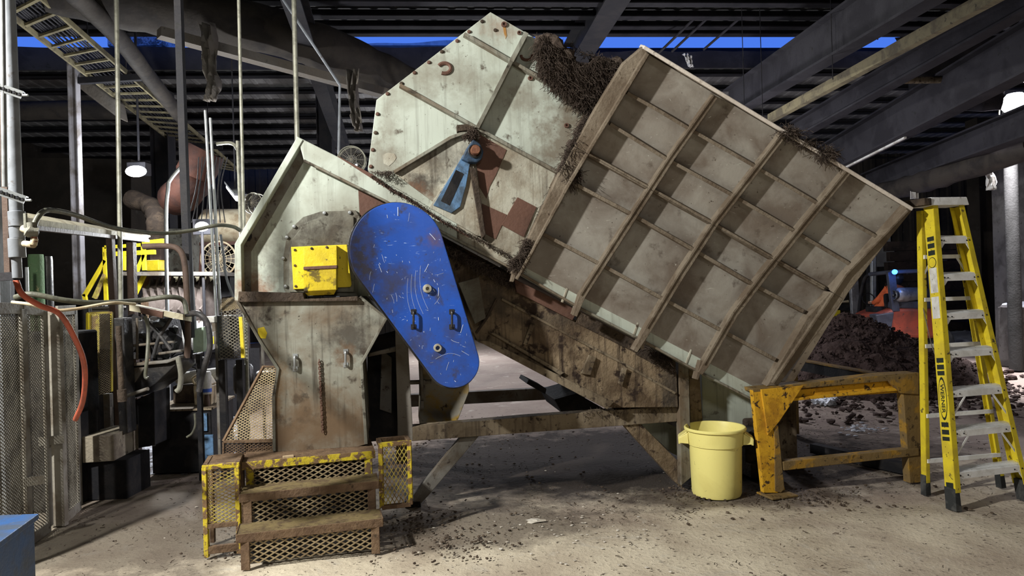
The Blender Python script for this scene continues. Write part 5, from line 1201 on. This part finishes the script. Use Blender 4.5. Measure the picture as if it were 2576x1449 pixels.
# oil tank
ot = thing('oil_tank', 'black oil tank with blue edge strips left of the step platform', 'tank', G(470, 1188)+V((0, .3, 0)))
T0, T1 = G(384, 1192), G(534, 1186); T2 = G(590, 1140)
h_ = .60
b = NB(); prism(b, [T0, T1, T2, T0+(T2-T1)], V((0, 0, h_))); obj('tank_body', b, 'black', ot, bev=.006)
b = NB(); prism(b, [p+ZU*h_+(p-(T0+T2)/2)*.05 for p in (T0, T1, T2, T0+(T2-T1))], V((0, 0, .02))); obj('tank_top', b, 'framebrown', ot)
nrm = (T1-T0).cross(ZU).normalized()
for f0, z0, z1, ww, m_ in ((.90, .40, .57, .055, 'bluepaint'), (.97, .0, .36, .08, 'bluepaint')):
    b = NB(); p = T0+(T1-T0)*f0+nrm*.012; bar(b, p+ZU*z0, p+ZU*z1, (T1-T0).normalized()*ww, nrm*.02); obj('blue_strip', b, m_, ot)
jg = thing('plastic_jug', 'translucent beige oil jug standing on the black tank', 'jug', T1*.75+T0*.25+ZU*(h_+.02))
jb = T1*.80+T0*.20+(T2-T1)*.3+ZU*(h_+.02); 
b = NB(); hexa(b, [jb+V(p) for p in ((-.09, -.07, 0), (.08, -.07, 0), (.08, .07, 0), (-.09, .07, 0))], [jb+V(p) for p in ((-.10, -.07, .20), (.09, -.07, .20), (.09, .07, .20), (-.10, .07, .20))])
hexa(b, [jb+V(p) for p in ((-.10, -.07, .20), (.09, -.07, .20), (.09, .07, .20), (-.10, .07, .20))], [jb+V(p) for p in ((-.04, -.04, .29), (.05, -.04, .29), (.05, .04, .29), (-.04, .04, .29))]); obj('jug_body', b, 'beige', jg, bev=.015)
b = NB(); cyl(b, jb+V((.0, 0, .29)), jb+V((.0, 0, .32)), .035, 16); obj('jug_cap', b, 'whiteish', jg)
b = NB(); tube(b, spline([jb+V((-.09, -.03, .2)), jb+V((-.12, -.03, .26)), jb+V((-.06, -.03, .30)), jb+V((-.02, -.03, .28))], 4), .012, 8); obj('jug_handle', b, 'beige', jg, smooth=True)
ct = thing('spray_canister', 'white cylinder bottle with a blue label band in front of the beige jug', 'bottle', jb+V((.06, -.12, 0)))
cq = jb+V((.06, -.12, 0)); b = NB(); lathe(b, cq+ZU*.12, [(0, 0), (.045, 0), (.047, .01), (.047, .20), (.04, .22), (0, .225)], 24); obj('bottle_body', b, 'whiteish', ct, smooth=True)
b = NB(); lathe(b, cq+ZU*.14, [(.0475, 0), (.048, .0), (.048, .035), (.0475, .035)], 24); obj('label_band', b, 'labelblue', ct)
b = NB(); lathe(b, cq, [(0, 0), (.022, 0), (.03, .02), (.022, .09), (.02, .12), (0, .12)], 16); obj('stem', b, 'brownsteel', ct, smooth=True)
pm = thing('pump', 'pale cylindrical pump with dark mounts on the black oil tank', 'pump', T0*.5+T1*.5+ZU*(h_+.02))
pq = T0*.62+T1*.38+(T2-T1)*.6+ZU*(h_+.02)
b = NB(); a, e = pq+V((-.12, -.05, .24)), pq+V((.30, .05, .28)); lathe(b, a, [(0, 0), (.045, .005), (.062, .03), (.062, .40), (.05, .42), (0, .43)], 24, e-a); obj('pump_barrel', b, 'whiteish', pm, smooth=True)
b = NB(); box(b, pq+V((.0, 0, .09)), .25, .22, .18); box(b, pq+V((.2, .0, .07)), .16, .2, .14); obj('pump_base', b, 'darkgrime', pm, bev=.015)
b = NB(); a = pq+V((.52, .1, .05)); lathe(b, a, [(0, 0), (.09, .01), (.10, .05), (.10, .28), (.08, .31), (0, .32)], 20, (0, 0, 1)); obj('motor', b, 'blackgloss', pm, smooth=True)
b = NB(); lathe(b, pq+V((.62, .2, .20)), [(0, 0), (.07, .01), (.08, .03), (.08, .26), (0, .28)], 20, (1, .1, 0)); obj('motor_end', b, 'blackgloss', pm, smooth=True)
wv = thing('hand_wheel', 'small black hand wheel valve above the oil jug', 'valve wheel', W(503, 935, 7.4))
hw = W(503, 913, 7.4); b = NB(); tube(b, [hw+V((.045*2*math.cos(t)*1, .05*math.sin(t), .05*math.sin(t))) for t in [k*math.pi/10 for k in range(21)]], .012, 8); obj('wheel_rim', b, 'blackgloss', wv, smooth=True)
b = NB(); cyl(b, hw-V((.09, 0, 0)), hw+V((.09, 0, 0)), .008, 8); cyl(b, hw, hw-ZU*.25, .014, 10); obj('spindle', b, 'blackgloss', wv)
# dark engine cluster on a frame
eg = thing('diesel_engine', 'oily black engine and hopper on a steel frame behind the black tank', 'engine', G(380, 1160)+V((0, .6, 0)))
def ep(name, pts, Y0, dY, m, parent=None, bev=.008):
    b = NB(); prism(b, [W(x, y, Y0) for x, y in pts], V((0, dY, 0))); return obj(name, b, m, parent or eg, bev=bev)
ep('chute', [(318, 924), (452, 897), (448, 912), (392, 965), (340, 1000), (312, 1010)], 6.4, .5, 'blackgloss')
ep('frame_rail', [(308, 916), (420, 906), (450, 894), (452, 902), (420, 914), (308, 924)], 6.35, .1, 'framesteel')
ep('side_plate', [(310, 926), (366, 922), (340, 960), (312, 990)], 6.38, .05, 'framesteel')
ep('frame_leg', [(285, 800), (310, 800), (322, 1090), (300, 1095)], 6.2, .15, 'blackgloss')
ep('frame_leg', [(332, 1010), (388, 985), (390, 1120), (335, 1130)], 6.5, .3, 'black')
b = NB()
for k in range(26): blob(b, W(random.uniform(325, 440), random.uniform(800, 890), random.uniform(6.5, 7)), random.uniform(.05, .13), (1, 1, random.uniform(.6, 1.3)), k, 1, .3)
box(b, W(385, 850, 7), .34, .5, .36); obj('engine_block', b, 'blackgloss', eg)
for x0, y0, x1, y1 in ((345, 800, 345, 905), (372, 800, 375, 900), (326, 870, 440, 860), (400, 890, 470, 880), (470, 820, 466, 885)):
    b = NB(); cyl(b, W(x0, y0, 6.4), W(x1, y1, 6.4), .012, 8); obj('engine_pipe', b, 'framesteel', eg, smooth=True)
b = NB(); cyl(b, W(298, 820, 5.6), W(306, 1000, 5.6), .022, 12); cyl(b, W(306, 980, 5.58), W(308, 1010, 5.58), .035, 12); obj('grease_pipe', b, 'darkgrime', eg, smooth=True)
b = NB(); cyl(b, W(312, 998, 6.2), W(372, 978, 6.1), .016, 10); obj('drag_link', b, 'framesteel', eg, smooth=True)
b = NB(); hexa(b, [W(*p, 6) for p in ((160, 660), (165, 660), (165, 662), (160, 662))], [W(*p, 6.01) for p in ((160, 660), (165, 660), (165, 662), (160, 662))]); b.free()
# black back plate + grey bucket by the yellow guard
bp = thing('operator_seat', 'rounded black seat back above the enclosure corner', 'seat', W(195, 850, 6.6))
b = NB(); q = [(167, 800), (167, 768), (172, 756), (210, 756), (218, 764), (222, 800), (222, 880), (185, 880)]; prism(b, [W(x, y, 6.6) for x, y in q], V((0, .08, 0))); obj('backrest', b, 'black', bp, bev=.015)
b = NB(); p = W(195, 870, 6.6); box(b, (p.x, p.y+.1, p.z/2), .1, .1, p.z); obj('pedestal', b, 'black', bp)
kb = thing('oily_bucket', 'tapered grey bucket smeared with black grease behind the yellow mesh guard', 'bucket', W(250, 860, 6.4))
q = W(255, 776, 7.5); b = NB(); lathe(b, (q.x, q.y, q.z-.42), [(0, 0), (.15, 0), (.21, .42), (.23, .42), (.23, .44), (.2, .44), (.14, .02), (0, .02)], 26); obj('bucket_body', b, 'framesteel', kb, smooth=True)
b = NB(); 
for k in range(22): a = random.uniform(0, 6.28); blob(b, q+V((.17*math.cos(a), .17*math.sin(a), .01)), random.uniform(.03, .06), (1, 1, .6), k, 1, .5)
obj('grease', b, 'blackgloss', kb, kind='stuff')
b = NB(); box(b, (q.x, q.y, (q.z-.42)/2), .5, .3, q.z-.42); obj('bucket_stand', b, 'black', label='dark stand under the greasy grey bucket', cat='stand')
# yellow mesh guard
yg = thing('belt_guard_cage', 'upright yellow framed mesh guard right of the orange hose', 'mesh guard', W(250, 1000, 5.6))
YG = 6.6; c4 = [W(219, 1003, YG), W(250, 994, YG), W(250, 790, YG), W(219, 790, YG)]
b = NB(); screen(b, c4, .022, .015, .0045); obj('mesh_panel', b, 'wireyellow', yg)
c5 = [W(250, 994, YG), W(281, 985, YG+.2), W(281, 788, YG+.2), W(250, 790, YG)]
b = NB(); screen(b, c5, .05, .022, .006); obj('mesh_panel', b, 'wiretan', yg)
b = NB(); bar(b, W(223, 788, YG-.02), W(223, 1004, YG-.02), V((.032, 0, 0)), V((0, .03, 0))); obj('frame_bar', b, 'yellow', yg)
b = NB(); bar(b, W(281, 786, YG+.2), W(281, 985, YG+.2), V((.01, 0, 0)), V((0, .03, 0))); obj('frame_bar', b, 'yellow', yg)
b = NB(); beam(b, W(219, 788, YG), W(281, 786, YG+.2), .02, .02); obj('frame_bar', b, 'wireyellow', yg)
b = NB(); p = W(236, 1000, YG+.05); beam(b, (p.x, p.y, 0), p, .06, .06); obj('leg', b, 'framesteel', yg)
p = W(272, 990, YG+.15); b = NB(); beam(b, (p.x, p.y, 0), p, .06, .06); obj('leg', b, 'framesteel', yg)
# switch boxes
sb = thing('switch_box', 'pale green switch box left of the chain mesh cage', 'electrical box', W(498, 880, 6.6))
b = NB(); prism(b, [W(x, y, 6.5) for x, y in ((484, 828), (512, 822), (512, 885), (486, 888))], V((0, .12, 0))); obj('box', b, 'greybox', sb, bev=.005)
b = NB(); p = W(500, 890, 6.6); beam(b, (p.x, p.y, 0), (p.x, p.y, p.z), .04, .04); obj('stand_pipe', b, 'black', sb)
jb2 = thing('junction_box', 'white junction box under the paired riser conduits', 'electrical box', W(542, 805, 6.9))
b = NB(); box(b, W(543, 803, 6.9), .15, .1, .06); obj('box', b, 'whiteish', jb2, bev=.005)
b = NB(); box(b, W(548, 822, 6.9), .08, .08, .09); box(b, W(550, 850, 6.9), .06, .08, .12); obj('conduit_body', b, 'framesteel', jb2)
b = NB(); p = W(550, 865, 6.95); beam(b, (p.x, p.y, 0), (p.x, p.y, p.z), .05, .05); obj('stand_post', b, 'framesteel', jb2)
# chain mesh cage right of it
cg = thing('chain_guard_cage', 'black chain mesh cage with a yellow edge left of the machine funnel', 'mesh guard', W(590, 890, 6.6))
c4 = [W(552, 905, 6.6), W(610, 900, 6.6), W(608, 775, 6.6), W(552, 785, 6.6)]
b = NB(); screen(b, c4, .045, .03, .006); obj('mesh_panel', b, 'wiregrey', cg)
c4 = [W(552, 785, 6.6), W(608, 775, 6.6), W(600, 745, 6.9), W(555, 750, 6.9)]
b = NB(); screen(b, c4, .04, .026, .005); obj('mesh_panel', b, 'wiretan', cg)
b = NB(); bar(b, W(606, 797, 6.55), W(612, 900, 6.55), V((.03, 0, 0)), V((0, .03, 0))); obj('edge_bar', b, 'yellow', cg)
b = NB(); box(b, W(580, 845, 6.9), .15, .25, .4); 
for k in range(8): blob(b, W(random.uniform(560, 600), random.uniform(800, 890), 6.8), .05, seed=k, sub=1)
obj('chain_drive', b, 'blackgloss', cg)
p = W(560, 905, 6.7); b = NB(); beam(b, (p.x, p.y, 0), p, .06, .06); obj('leg', b, 'black', cg)
p = W(604, 905, 6.7); b = NB(); beam(b, (p.x, p.y, 0), p, .06, .06); obj('leg', b, 'black', cg)
# toothed drum machine, back
td = thing('toothed_drum_machine', 'brown toothed drum under a steel hood in the left background', 'machine', (W(460, 760, 10.3).x, 10.3, 0))
a, e = W(380, 765, 10.0), W(540, 762, 10.0); ax = (e-a); L = ax.length
b = NB(); lathe(b, a, [(0, 0), (.24, 0), (.30, .02), (.30, L-.02), (.24, L), (0, L)], 40, ax); obj('drum', b, 'drumbrown', td, smooth=True)
for k in range(9):
    for th in (-60, -15, 30, 70, 110):
        q = a+ax*(.06+.11*k); t = math.radians(th); d = V((0, -math.cos(t), math.sin(t))); s = V((0, math.sin(t), math.cos(t)))
        b = NB(); prism(b, [q+d*.28-s*.10, q+d*.28+s*.06, q+d*.40+s*.03], V((.025, 0, 0))); obj('tooth', b, 'drumbrown', td)
b = NB(); a2 = W(350, 690, 9.8); e2 = W(585, 690, 9.8); beam(b, a2, e2, .9, .05); obj('hood_top', b, 'framesteel', td)
b = NB(); prism(b, [W(350, 694, 9.9), W(380, 694, 9.9), W(388, 762, 9.9), W(372, 775, 9.9)], V((0, .6, 0))); obj('hood_side', b, 'rustbrown', td)
b = NB(); prism(b, [W(548, 692, 9.9), W(578, 692, 9.9), W(578, 745, 9.9), W(548, 750, 9.9)], V((0, .6, 0))); obj('hood_side', b, 'black', td)
b = NB(); prism(b, [W(404, 694, 10.6), W(545, 694, 10.6), W(545, 735, 10.6), W(404, 735, 10.6)], V((0, .05, 0))); obj('back_plate', b, 'woodpale', td)
b = NB(); a3, e3 = W(392, 838, 10.0), W(535, 835, 10.0); ax3 = e3-a3; lathe(b, a3, [(0, 0), (.25, .0), (.25, ax3.length), (0, ax3.length)], 30, ax3); obj('lower_shell', b, 'whiteish', td, smooth=True)
b = NB(); box(b, ((a3.x+e3.x)/2, 10.4, (a3.z-.3)/2), 1.6, .6, max(.2, a3.z-.3)); obj('machine_base', b, 'darksteel', td)
b = NB(); q = W(450, 858, 9.9); box(b, q, 1.5, .05, .10); obj('base_stripe', b, 'yellow', td)
b = NB(); q = W(443, 872, 9.5); box(b, q, .10, .01, .12); obj('warning_placard', b, 'whiteish', td); b = NB(); box(b, q+V((0, -.008, .025)), .08, .004, .035); obj('placard_marks', b, 'red', td)
bd = thing('wooden_board', 'weathered pale board lying level in front of the toothed drum', 'board', W(400, 790, 6.0))
b = NB(); A1 = [W(325, 766, 5.7), W(460, 790, 5.9), W(482, 795, 6.2), W(350, 766, 6.4)]; prism(b, A1, V((0, 0, -.05))); obj('plank', b, 'woodpale', bd)
b = NB(); prism(b, [W(350, 772, 5.69), W(410, 784, 5.75), W(408, 800, 5.75), W(355, 788, 5.69)], V((0, .02, 0))); obj('patch', b, 'rustbrown', bd)
for x, yb_ in ((360, 6.3), (455, 6.3)):
    b = NB(); p = W(x, 790, yb_); beam(b, p-ZU*.45+V((0, .2, 0)), p, .03, .03); obj('prop', b, 'darksteel', bd)
# yellow railing structure
yr = thing('yellow_access_frame', 'bright yellow access platform frame in the left background', 'platform', (W(320, 700, 9.6).x, 9.8, 0))
def yb(a, e, s=.045, m='yellow', Y=9.6, Y2=None, nm='rail'): 
    b = NB(); beam(b, W(*a, Y), W(*e, Y2 or Y), s, s, (0, 1, 0)); obj(nm, b, m, yr)
yb((264, 622), (268, 765), nm='post'); yb((360, 612), (364, 680), nm='post'); yb((265, 622), (360, 616)); yb((265, 640), (390, 634), .06); yb((265, 655), (212, 745), nm='diagonal_brace')
yb((212, 740), (218, 765), nm='post'); yb((265, 690), (238, 750), .05, 'wireyellow', nm='diagonal_brace'); yb((364, 640), (334, 705), nm='diagonal_brace'); yb((360, 612), (412, 606), .06); yb((364, 690), (330, 760), .05, nm='diagonal_brace'); yb((312, 640), (312, 680), .04)
b = NB(); p = W(392, 668, 10.5); box(b, p, .2, .2, .16); obj('yellow_housing', b, 'yellow', yr, bev=.02)
for x in (268, 364, 216):
    b = NB(); p = W(x, 760, 9.6); beam(b, (p.x, p.y, 0), p, .07, .07); obj('post_foot', b, 'stairrust', yr)
b = NB(); p = W(300, 770, 9.9); box(b, (p.x, 10.0, p.z/2), 1.1, .5, p.z); obj('platform_base', b, 'darksteel', yr)
# left background bulk
def blk(name, pts, Y, dY, m, label, cat, bev=.01, floor=True):
    P = [W(x, y, Y) for x, y in pts]; b = NB(); prism(b, P, V((0, dY, 0))); return obj(name, b, m, label=label, cat=cat, bev=bev)
cq = thing('cream_tank', 'horizontal cream tank behind the machine head', 'tank', W(570, 600, 12.5))
a, e = W(512, 570, 12.5), W(640, 570, 12.5); ax = e-a; b = NB(); lathe(b, a, [(0, 0), (.26, .01), (.31, .06), (.31, ax.length-.06), (.26, ax.length), (0, ax.length)], 32, ax); obj('tank_shell', b, 'beige', cq, smooth=True)
for x in (535, 610):
    b = NB(); p = W(x, 590, 12.5); beam(b, (p.x, p.y, 0), p, .12, .12); obj('tank_leg', b, 'brownsteel', cq)
sf = thing('square_fan', 'square framed wall fan with a dusty round grille in the left background', 'fan', W(550, 690, 11))
p0 = W(552, 655, 11.0); b = NB()
for a_, e_ in (((-.30, -.28), (.30, -.28)), ((-.30, .26), (.30, .26)), ((-.30, -.28), (-.26, .26)), ((.30, -.28), (.28, .26))): beam(b, p0+V((a_[0], 0, a_[1])), p0+V((e_[0], 0, e_[1])), .05, .04, (0, 1, 0))
obj('fan_frame', b, 'ductorange', sf)
b = NB(); tube(b, [p0+V((.27*math.cos(t), -.03, .27*math.sin(t)+.02)) for t in [k*math.pi/20 for k in range(41)]], .014, 8)
for k in range(20):
    t = k*math.pi/10; tube(b, [p0+V((0, -.05, .02)), p0+V((.27*math.cos(t), -.03, .27*math.sin(t)+.02))], .005, 5)
for r in (.07, .13, .2): tube(b, [p0+V((r*math.cos(t), -.04, r*math.sin(t)+.02)) for t in [k*math.pi/14 for k in range(29)]], .004, 5)
obj('grille', b, 'beige', sf)
b = NB()
for k in range(5):
    t = k*2*math.pi/5; b_ = p0+V((0, .03, .02)); hexa(b, [b_+V((r*math.cos(t+o), oy, r*math.sin(t+o))) for r, o, oy in ((.04, -.3, 0), (.24, -.35, -.02), (.24, .35, .04), (.04, .3, .02))], [b_+V((r*math.cos(t+o), oy+.008, r*math.sin(t+o))) for r, o, oy in ((.04, -.3, 0), (.24, -.35, -.02), (.24, .35, .04), (.04, .3, .02))])
obj('blades', b, 'ductlight', sf)
b = NB(); box(b, (p0.x, 11.1, (p0.z-.3)/2), .5, .3, p0.z-.3); obj('fan_stand', b, 'brownsteel', sf)
def rfan(name, px, py, Y, r, label, aim=(-.2, -1, 0)):
    f = thing(name, label, 'fan', W(px, py+10, Y)); c = W(px, py, Y); n = V(aim).normalized(); s = n.cross(ZU).normalized(); u = s.cross(n)
    R3 = lambda rr, t, h=0: c+s*rr*math.cos(t)+u*rr*math.sin(t)+n*h
    b = NB(); 
    for h in (0, -.1): tube(b, [R3(r, k*math.pi/18, h) for k in range(37)], r*.05, 8)
    obj('guard_ring', b, 'conduit', f, smooth=True)
    b = NB()
    for k in range(1, 9): tube(b, [R3(r*k/9, j*math.pi/14, .03*(1-k/9)) for j in range(29)], r*.012, 4)
    for k in range(12): tube(b, [R3(0, 0, .03), R3(r, k*math.pi/6, 0)], r*.015, 4)
    obj('wire_guard', b, 'wiregrey', f)
    b = NB(); cyl(b, c-n*.02, c-n*.18, r*.4, 20); obj('fan_motor', b, 'blackgloss', f, smooth=True)
    b = NB()
    for k in range(4):
        t = k*math.pi/2; hexa(b, [R3(r*.15, t-.3, -.03), R3(r*.85, t-.35, -.02), R3(r*.85, t+.35, -.06), R3(r*.15, t+.3, -.05)], [R3(r*.15, t-.3, -.036), R3(r*.85, t-.35, -.026), R3(r*.85, t+.35, -.066), R3(r*.15, t+.3, -.056)])
    obj('blades', b, 'darksteel', f)
    b = NB(); tube(b, [c-n*.12, c-n*.12-ZU*r*1.5, V((c.x-n.x*.12, c.y-n.y*.12, .0))], .02, 8); obj('bracket', b, 'framesteel', f)
rfan('round_fan', 636, 511, 8.2, .12, 'round wire-guarded fan peeping from behind the machine head')
rfan('round_fan', 884, 402, 7.6, .145, 'dark round fan behind the ridge between head and chute', (.1, -1, -.05))
# ducts upper left
ducts('wrapped_duct', [(120, -40, 8.2), (330, 10, 8.6), (520, 50, 9.0), (660, 72, 9.4), (800, 116, 9.9), (930, 172, 10.6), (1060, 238, 11.2)], .31, 'duct', 'large dark wrapped air duct crossing the roof at upper left', 'air duct', wob=.12)
b = NB(); beam(b, W(400, 82, 8.3), W(1010, 246, 10.6), .16, .11); obj('duct_rail', b, 'ductlight', label='pale brown rail running under the large wrapped duct', cat='rail')
ducts('wrapped_duct', [(170, -30, 7.5), (292, 88, 8.8), (372, 190, 10.2), (450, 290, 12)], .11, 'duct', 'dark duct running along the right side of the cable ladder', 'air duct')
ducts('orange_duct', [(520, 380, 12), (490, 440, 12), (470, 480, 12), (440, 500, 12.3)], .30, 'ductorange', 'bulging rusty orange duct behind the dark pole', 'air duct', wob=.15)
ducts('flexible_duct', [(330, 500, 12.5), (380, 520, 12.3), (395, 560, 12), (395, 620, 12)], .16, 'darkgrime', 'ribbed brown flexible duct bending down under the bright lamp', 'air duct', wob=.2)
ducts('level_duct', [(40, 280, 13), (160, 277, 13), (300, 277, 13)], .17, 'duct', 'level grey duct crossing behind the tall white column', 'air duct', wob=.03)
b = NB(); prism(b, [W(x, y, 11.5) for x, y in ((170, 160), (290, 250), (300, 300), (215, 235), (185, 210))], V((0, .3, 0))); obj('duct_boot', b, 'ductlight', label='crumpled sheet duct boot under the cable ladder', cat='air duct', bev=.03)
rag('hanging_sleeve', [(520, 60), (528, 150), (535, 210), (530, 255)], 8.6, .19, 'ductlight', 'limp grey plastic sleeve hanging from the upper left duct')
rag('hanging_sleeve', [(890, 175), (888, 250), (898, 300), (900, 330)], 9.6, .15, 'ductlight', 'crumpled narrow sleeve hanging above the round fan', 4)
# cable ladder
cl = thing('cable_ladder', 'long tan cable ladder running back under the roof at upper left', 'cable ladder', W(300, 220, 11))
RL0, RL1 = W(-40, -45, 7.2), W(606, 455, 19.5); RR0, RR1 = W(60, -60, 7.0), W(640, 452, 19.5)
def ppx(P): a_, b2 = P.x/P.y, (P.z-HC)/P.y; return CX+F*(cr*a_-sr*b2), CY-F*(sr*a_+cr*b2)
La, Lb_ = W(30, 40, 8.3), W(455, 372, 15.6); Ra, Rb_ = W(110, 0, 8.0), W(552, 386, 16.0)
La, Ra = La-(Lb_-La)*.18, Ra-(Rb_-Ra)*.18; Lb_, Rb_ = Lb_+(Lb_-La)*.25, Rb_+(Rb_-Ra)*.25
for a_, e_ in ((La, Lb_), (Ra, Rb_)):
    b = NB(); beam(b, a_, e_, .03, .07); obj('side_rail', b, 'girdertan', cl)
n = 30
for k in range(n):
    f = (k+.5)/n; b = NB(); beam(b, La+(Lb_-La)*f, Ra+(Rb_-Ra)*f, .04, .03); obj('rung', b, 'girdertan', cl)
b = NB()
for k in range(9):
    f = .1+.09*k; a_ = La*(1-f)+Ra*f; e_ = Lb_*(1-f)+Rb_*f; P = [a_*(1-t)+e_*t+ZU*(.035)+V((.02*math.sin(t*9+k), 0, 0)) for t in [i/12 for i in range(13)]]; tube(b, P, .012, 5)
obj('cables', b, 'girder', cl, kind='stuff')
for f in (.33, .72):
    b = NB(); p_, q_ = La*(1-f)+Lb_*f, Ra*(1-f)+Rb_*f; beam(b, p_-V((.3, 0, .08)), q_+V((.3, 0, -.08)), .08, .09); obj('cross_support', b, 'darksteel', cl)
    for q in (p_, q_):
        b = NB(); cyl(b, q, V((q.x, q.y, 6.0)), .01, 6); obj('hanger', b, 'darksteel', cl)
# hanging cable tangle
for i in range(9):
    x = 500+i*9; hose('loose_cable', [(x, 395, 11), (x-10+random.uniform(-8, 8), 470, 11), (x-30+i*3, 560, 11)], .008, 'blackhose', ('thin black loose cable hanging below the cable ladder end'), cat='cable')['group'] = 'loose cables below the cable ladder'
# lamps
lp = thing('ceiling_lamp', 'glaring oval flood lamp right of the bright conduit', 'lamp', W(342, 430, 11.3))
b = NB(); blob(b, W(342, 431, 11.3), .165, (1, .5, .55), 1, 3, 0); obj('lamp_lens', b, 'lampwhite', lp, smooth=True)
b = NB(); q = W(342, 431, 11.45); box(b, q+V((0, .1, .05)), .3, .2, .2); cyl(b, q+V((0, .1, .1)), V((q.x, q.y+.1, 6.2)), .02, 8); obj('lamp_housing', b, 'darksteel', lp, bev=.02)
lp = thing('work_lamp', 'small glaring work lamp where the long hose meets the conduits', 'lamp', W(508, 570, 9.3))
b = NB(); blob(b, W(508, 570, 9.3), .09, (1, .5, .7), 1, 3, 0); obj('lamp_lens', b, 'lampwhite', lp, smooth=True)
b = NB(); q = W(508, 570, 9.42); box(b, q+V((0, .06, 0)), .24, .12, .2); cyl(b, q, V((q.x, q.y, 0)), .02, 8); obj('lamp_stand', b, 'darksteel', lp)
lp = thing('tube_lamp', 'glowing tilted tube lamp beside the pale conduit', 'lamp', W(592, 487, 9.8))
b = NB(); beam(b, W(580, 470, 10), W(605, 502, 9.2), .12, .05); obj('lamp_tube', b, 'lamptube', lp, bev=.015)
b = NB(); beam(b, W(580, 468, 10)+ZU*.05, W(606, 500, 9.2)+ZU*.05, .16, .03); cyl(b, W(592, 485, 9.6), V((W(592, 485, 9.6).x, 9.6, 5.6)), .01, 6); obj('lamp_housing', b, 'darksteel', lp)
# left dark background volumes
blk('control_cabin', [(60, 395), (330, 400), (330, 975), (60, 985)], 15.5, 2.0, 'wall', 'dark sheet-clad cabin filling the far left background', 'cabin')
blk('pale_machine_tower', [(395, 575), (470, 575), (470, 690), (395, 690)], 13.5, .6, 'mintold', 'grimy pale machine tower behind the toothed drum', 'machine')
blk('brown_machine_frame', [(375, 590), (400, 590), (408, 690), (378, 690)], 12.0, .3, 'brownsteel', 'brown upright frame left of the pale machine tower', 'frame')
for x in (405, 420): pass
p = W(420, 700, 13.5); b = NB(); box(b, (p.x, 13.6, p.z/2), 1.0, .5, p.z+.05); obj('tower_base', b, 'darksteel', label='dark base block under the pale machine tower', cat='base')
# frost and slush on the left floor
bm = NB(); n = 40; v = {}
for i in range(n+1):
    for j in range(n+1):
        q = G(250+350*i/n, 1020+170*j/n); hz_ = .035*noise.noise(V((q.x*5, q.y*3, 0)))+.02*noise.noise(V((q.x*11, q.y*9, 2)))+.008
        ed = min(i, j, n-i, n-j)/n; v[i, j] = bm.verts.new((q.x, q.y, hz_-.03*(1-min(1, ed*6))))
for i in range(n):
    for j in range(n): bm.faces.new((v[i, j], v[i+1, j], v[i+1, j+1], v[i, j+1]))
obj('frozen_slush', bm, 'frost', label='glistening frozen slush on the floor behind the black oil tank', cat='slush', kind='stuff', smooth=True)
# floor litter
bm = NB()
for i in range(5200):
    y = 4.0+random.random()**1.2*5.5; x = random.uniform(-3.6, 4.8)
    dn = noise.noise(V((x*.9, y*.9, 4)))
    if y < 5.0 and random.random() > .25: continue
    if dn < -.05 and random.random() > .25: continue
    fibres(bm, (x, y, .004), 2, random.uniform(.012, .05), random.uniform(.0015, .004), down=0, spread=1)
for v_ in bm.verts: v_.co.z = max(.001, min(v_.co.z, .012))
for i in range(600):
    y = random.uniform(5.0, 8.5); x = random.uniform(-2.2, 3.4); blob(bm, (x, y, .003), random.choice((.004, .006, .009, .016)), (1, 1, .5), i, 1, .5)
for i in range(900):
    a = random.choice(((-.75, 5.2), (1.55, 5.75), (-.45, 4.75), (-1.7, 4.85), (2.2, 5.55)));  x, y = random.gauss(a[0], .22), random.gauss(a[1], .16); blob(bm, (x, y, .005), random.choice((.004, .007, .012)), (1, 1, .6), i, 1, .5)
obj('floor_litter', bm, 'chips', label='scattered bark crumbs and root bits over the dirt floor', cat='litter', kind='stuff')
bm = NB()
for i in range(260):
    if random.random() < .6: x, y = random.gauss(.35, .5), random.gauss(4.9, .3)
    else: x, y = random.uniform(-2.8, 4), random.uniform(4.2, 8)
    blob(bm, (x, y, .002), random.choice((.003, .005, .009)), (1.4, 1, .4), i, 1, .5)
q = G(1345, 1312); blob(bm, (q.x, q.y, .006), .05, (1.3, .7, .25), 3, 2, .7); q = G(1165, 1080); 
obj('pale_crumbs', bm, 'palechips', label='pale white crumbs scattered on the dirt in front of the machine', cat='litter', kind='stuff')
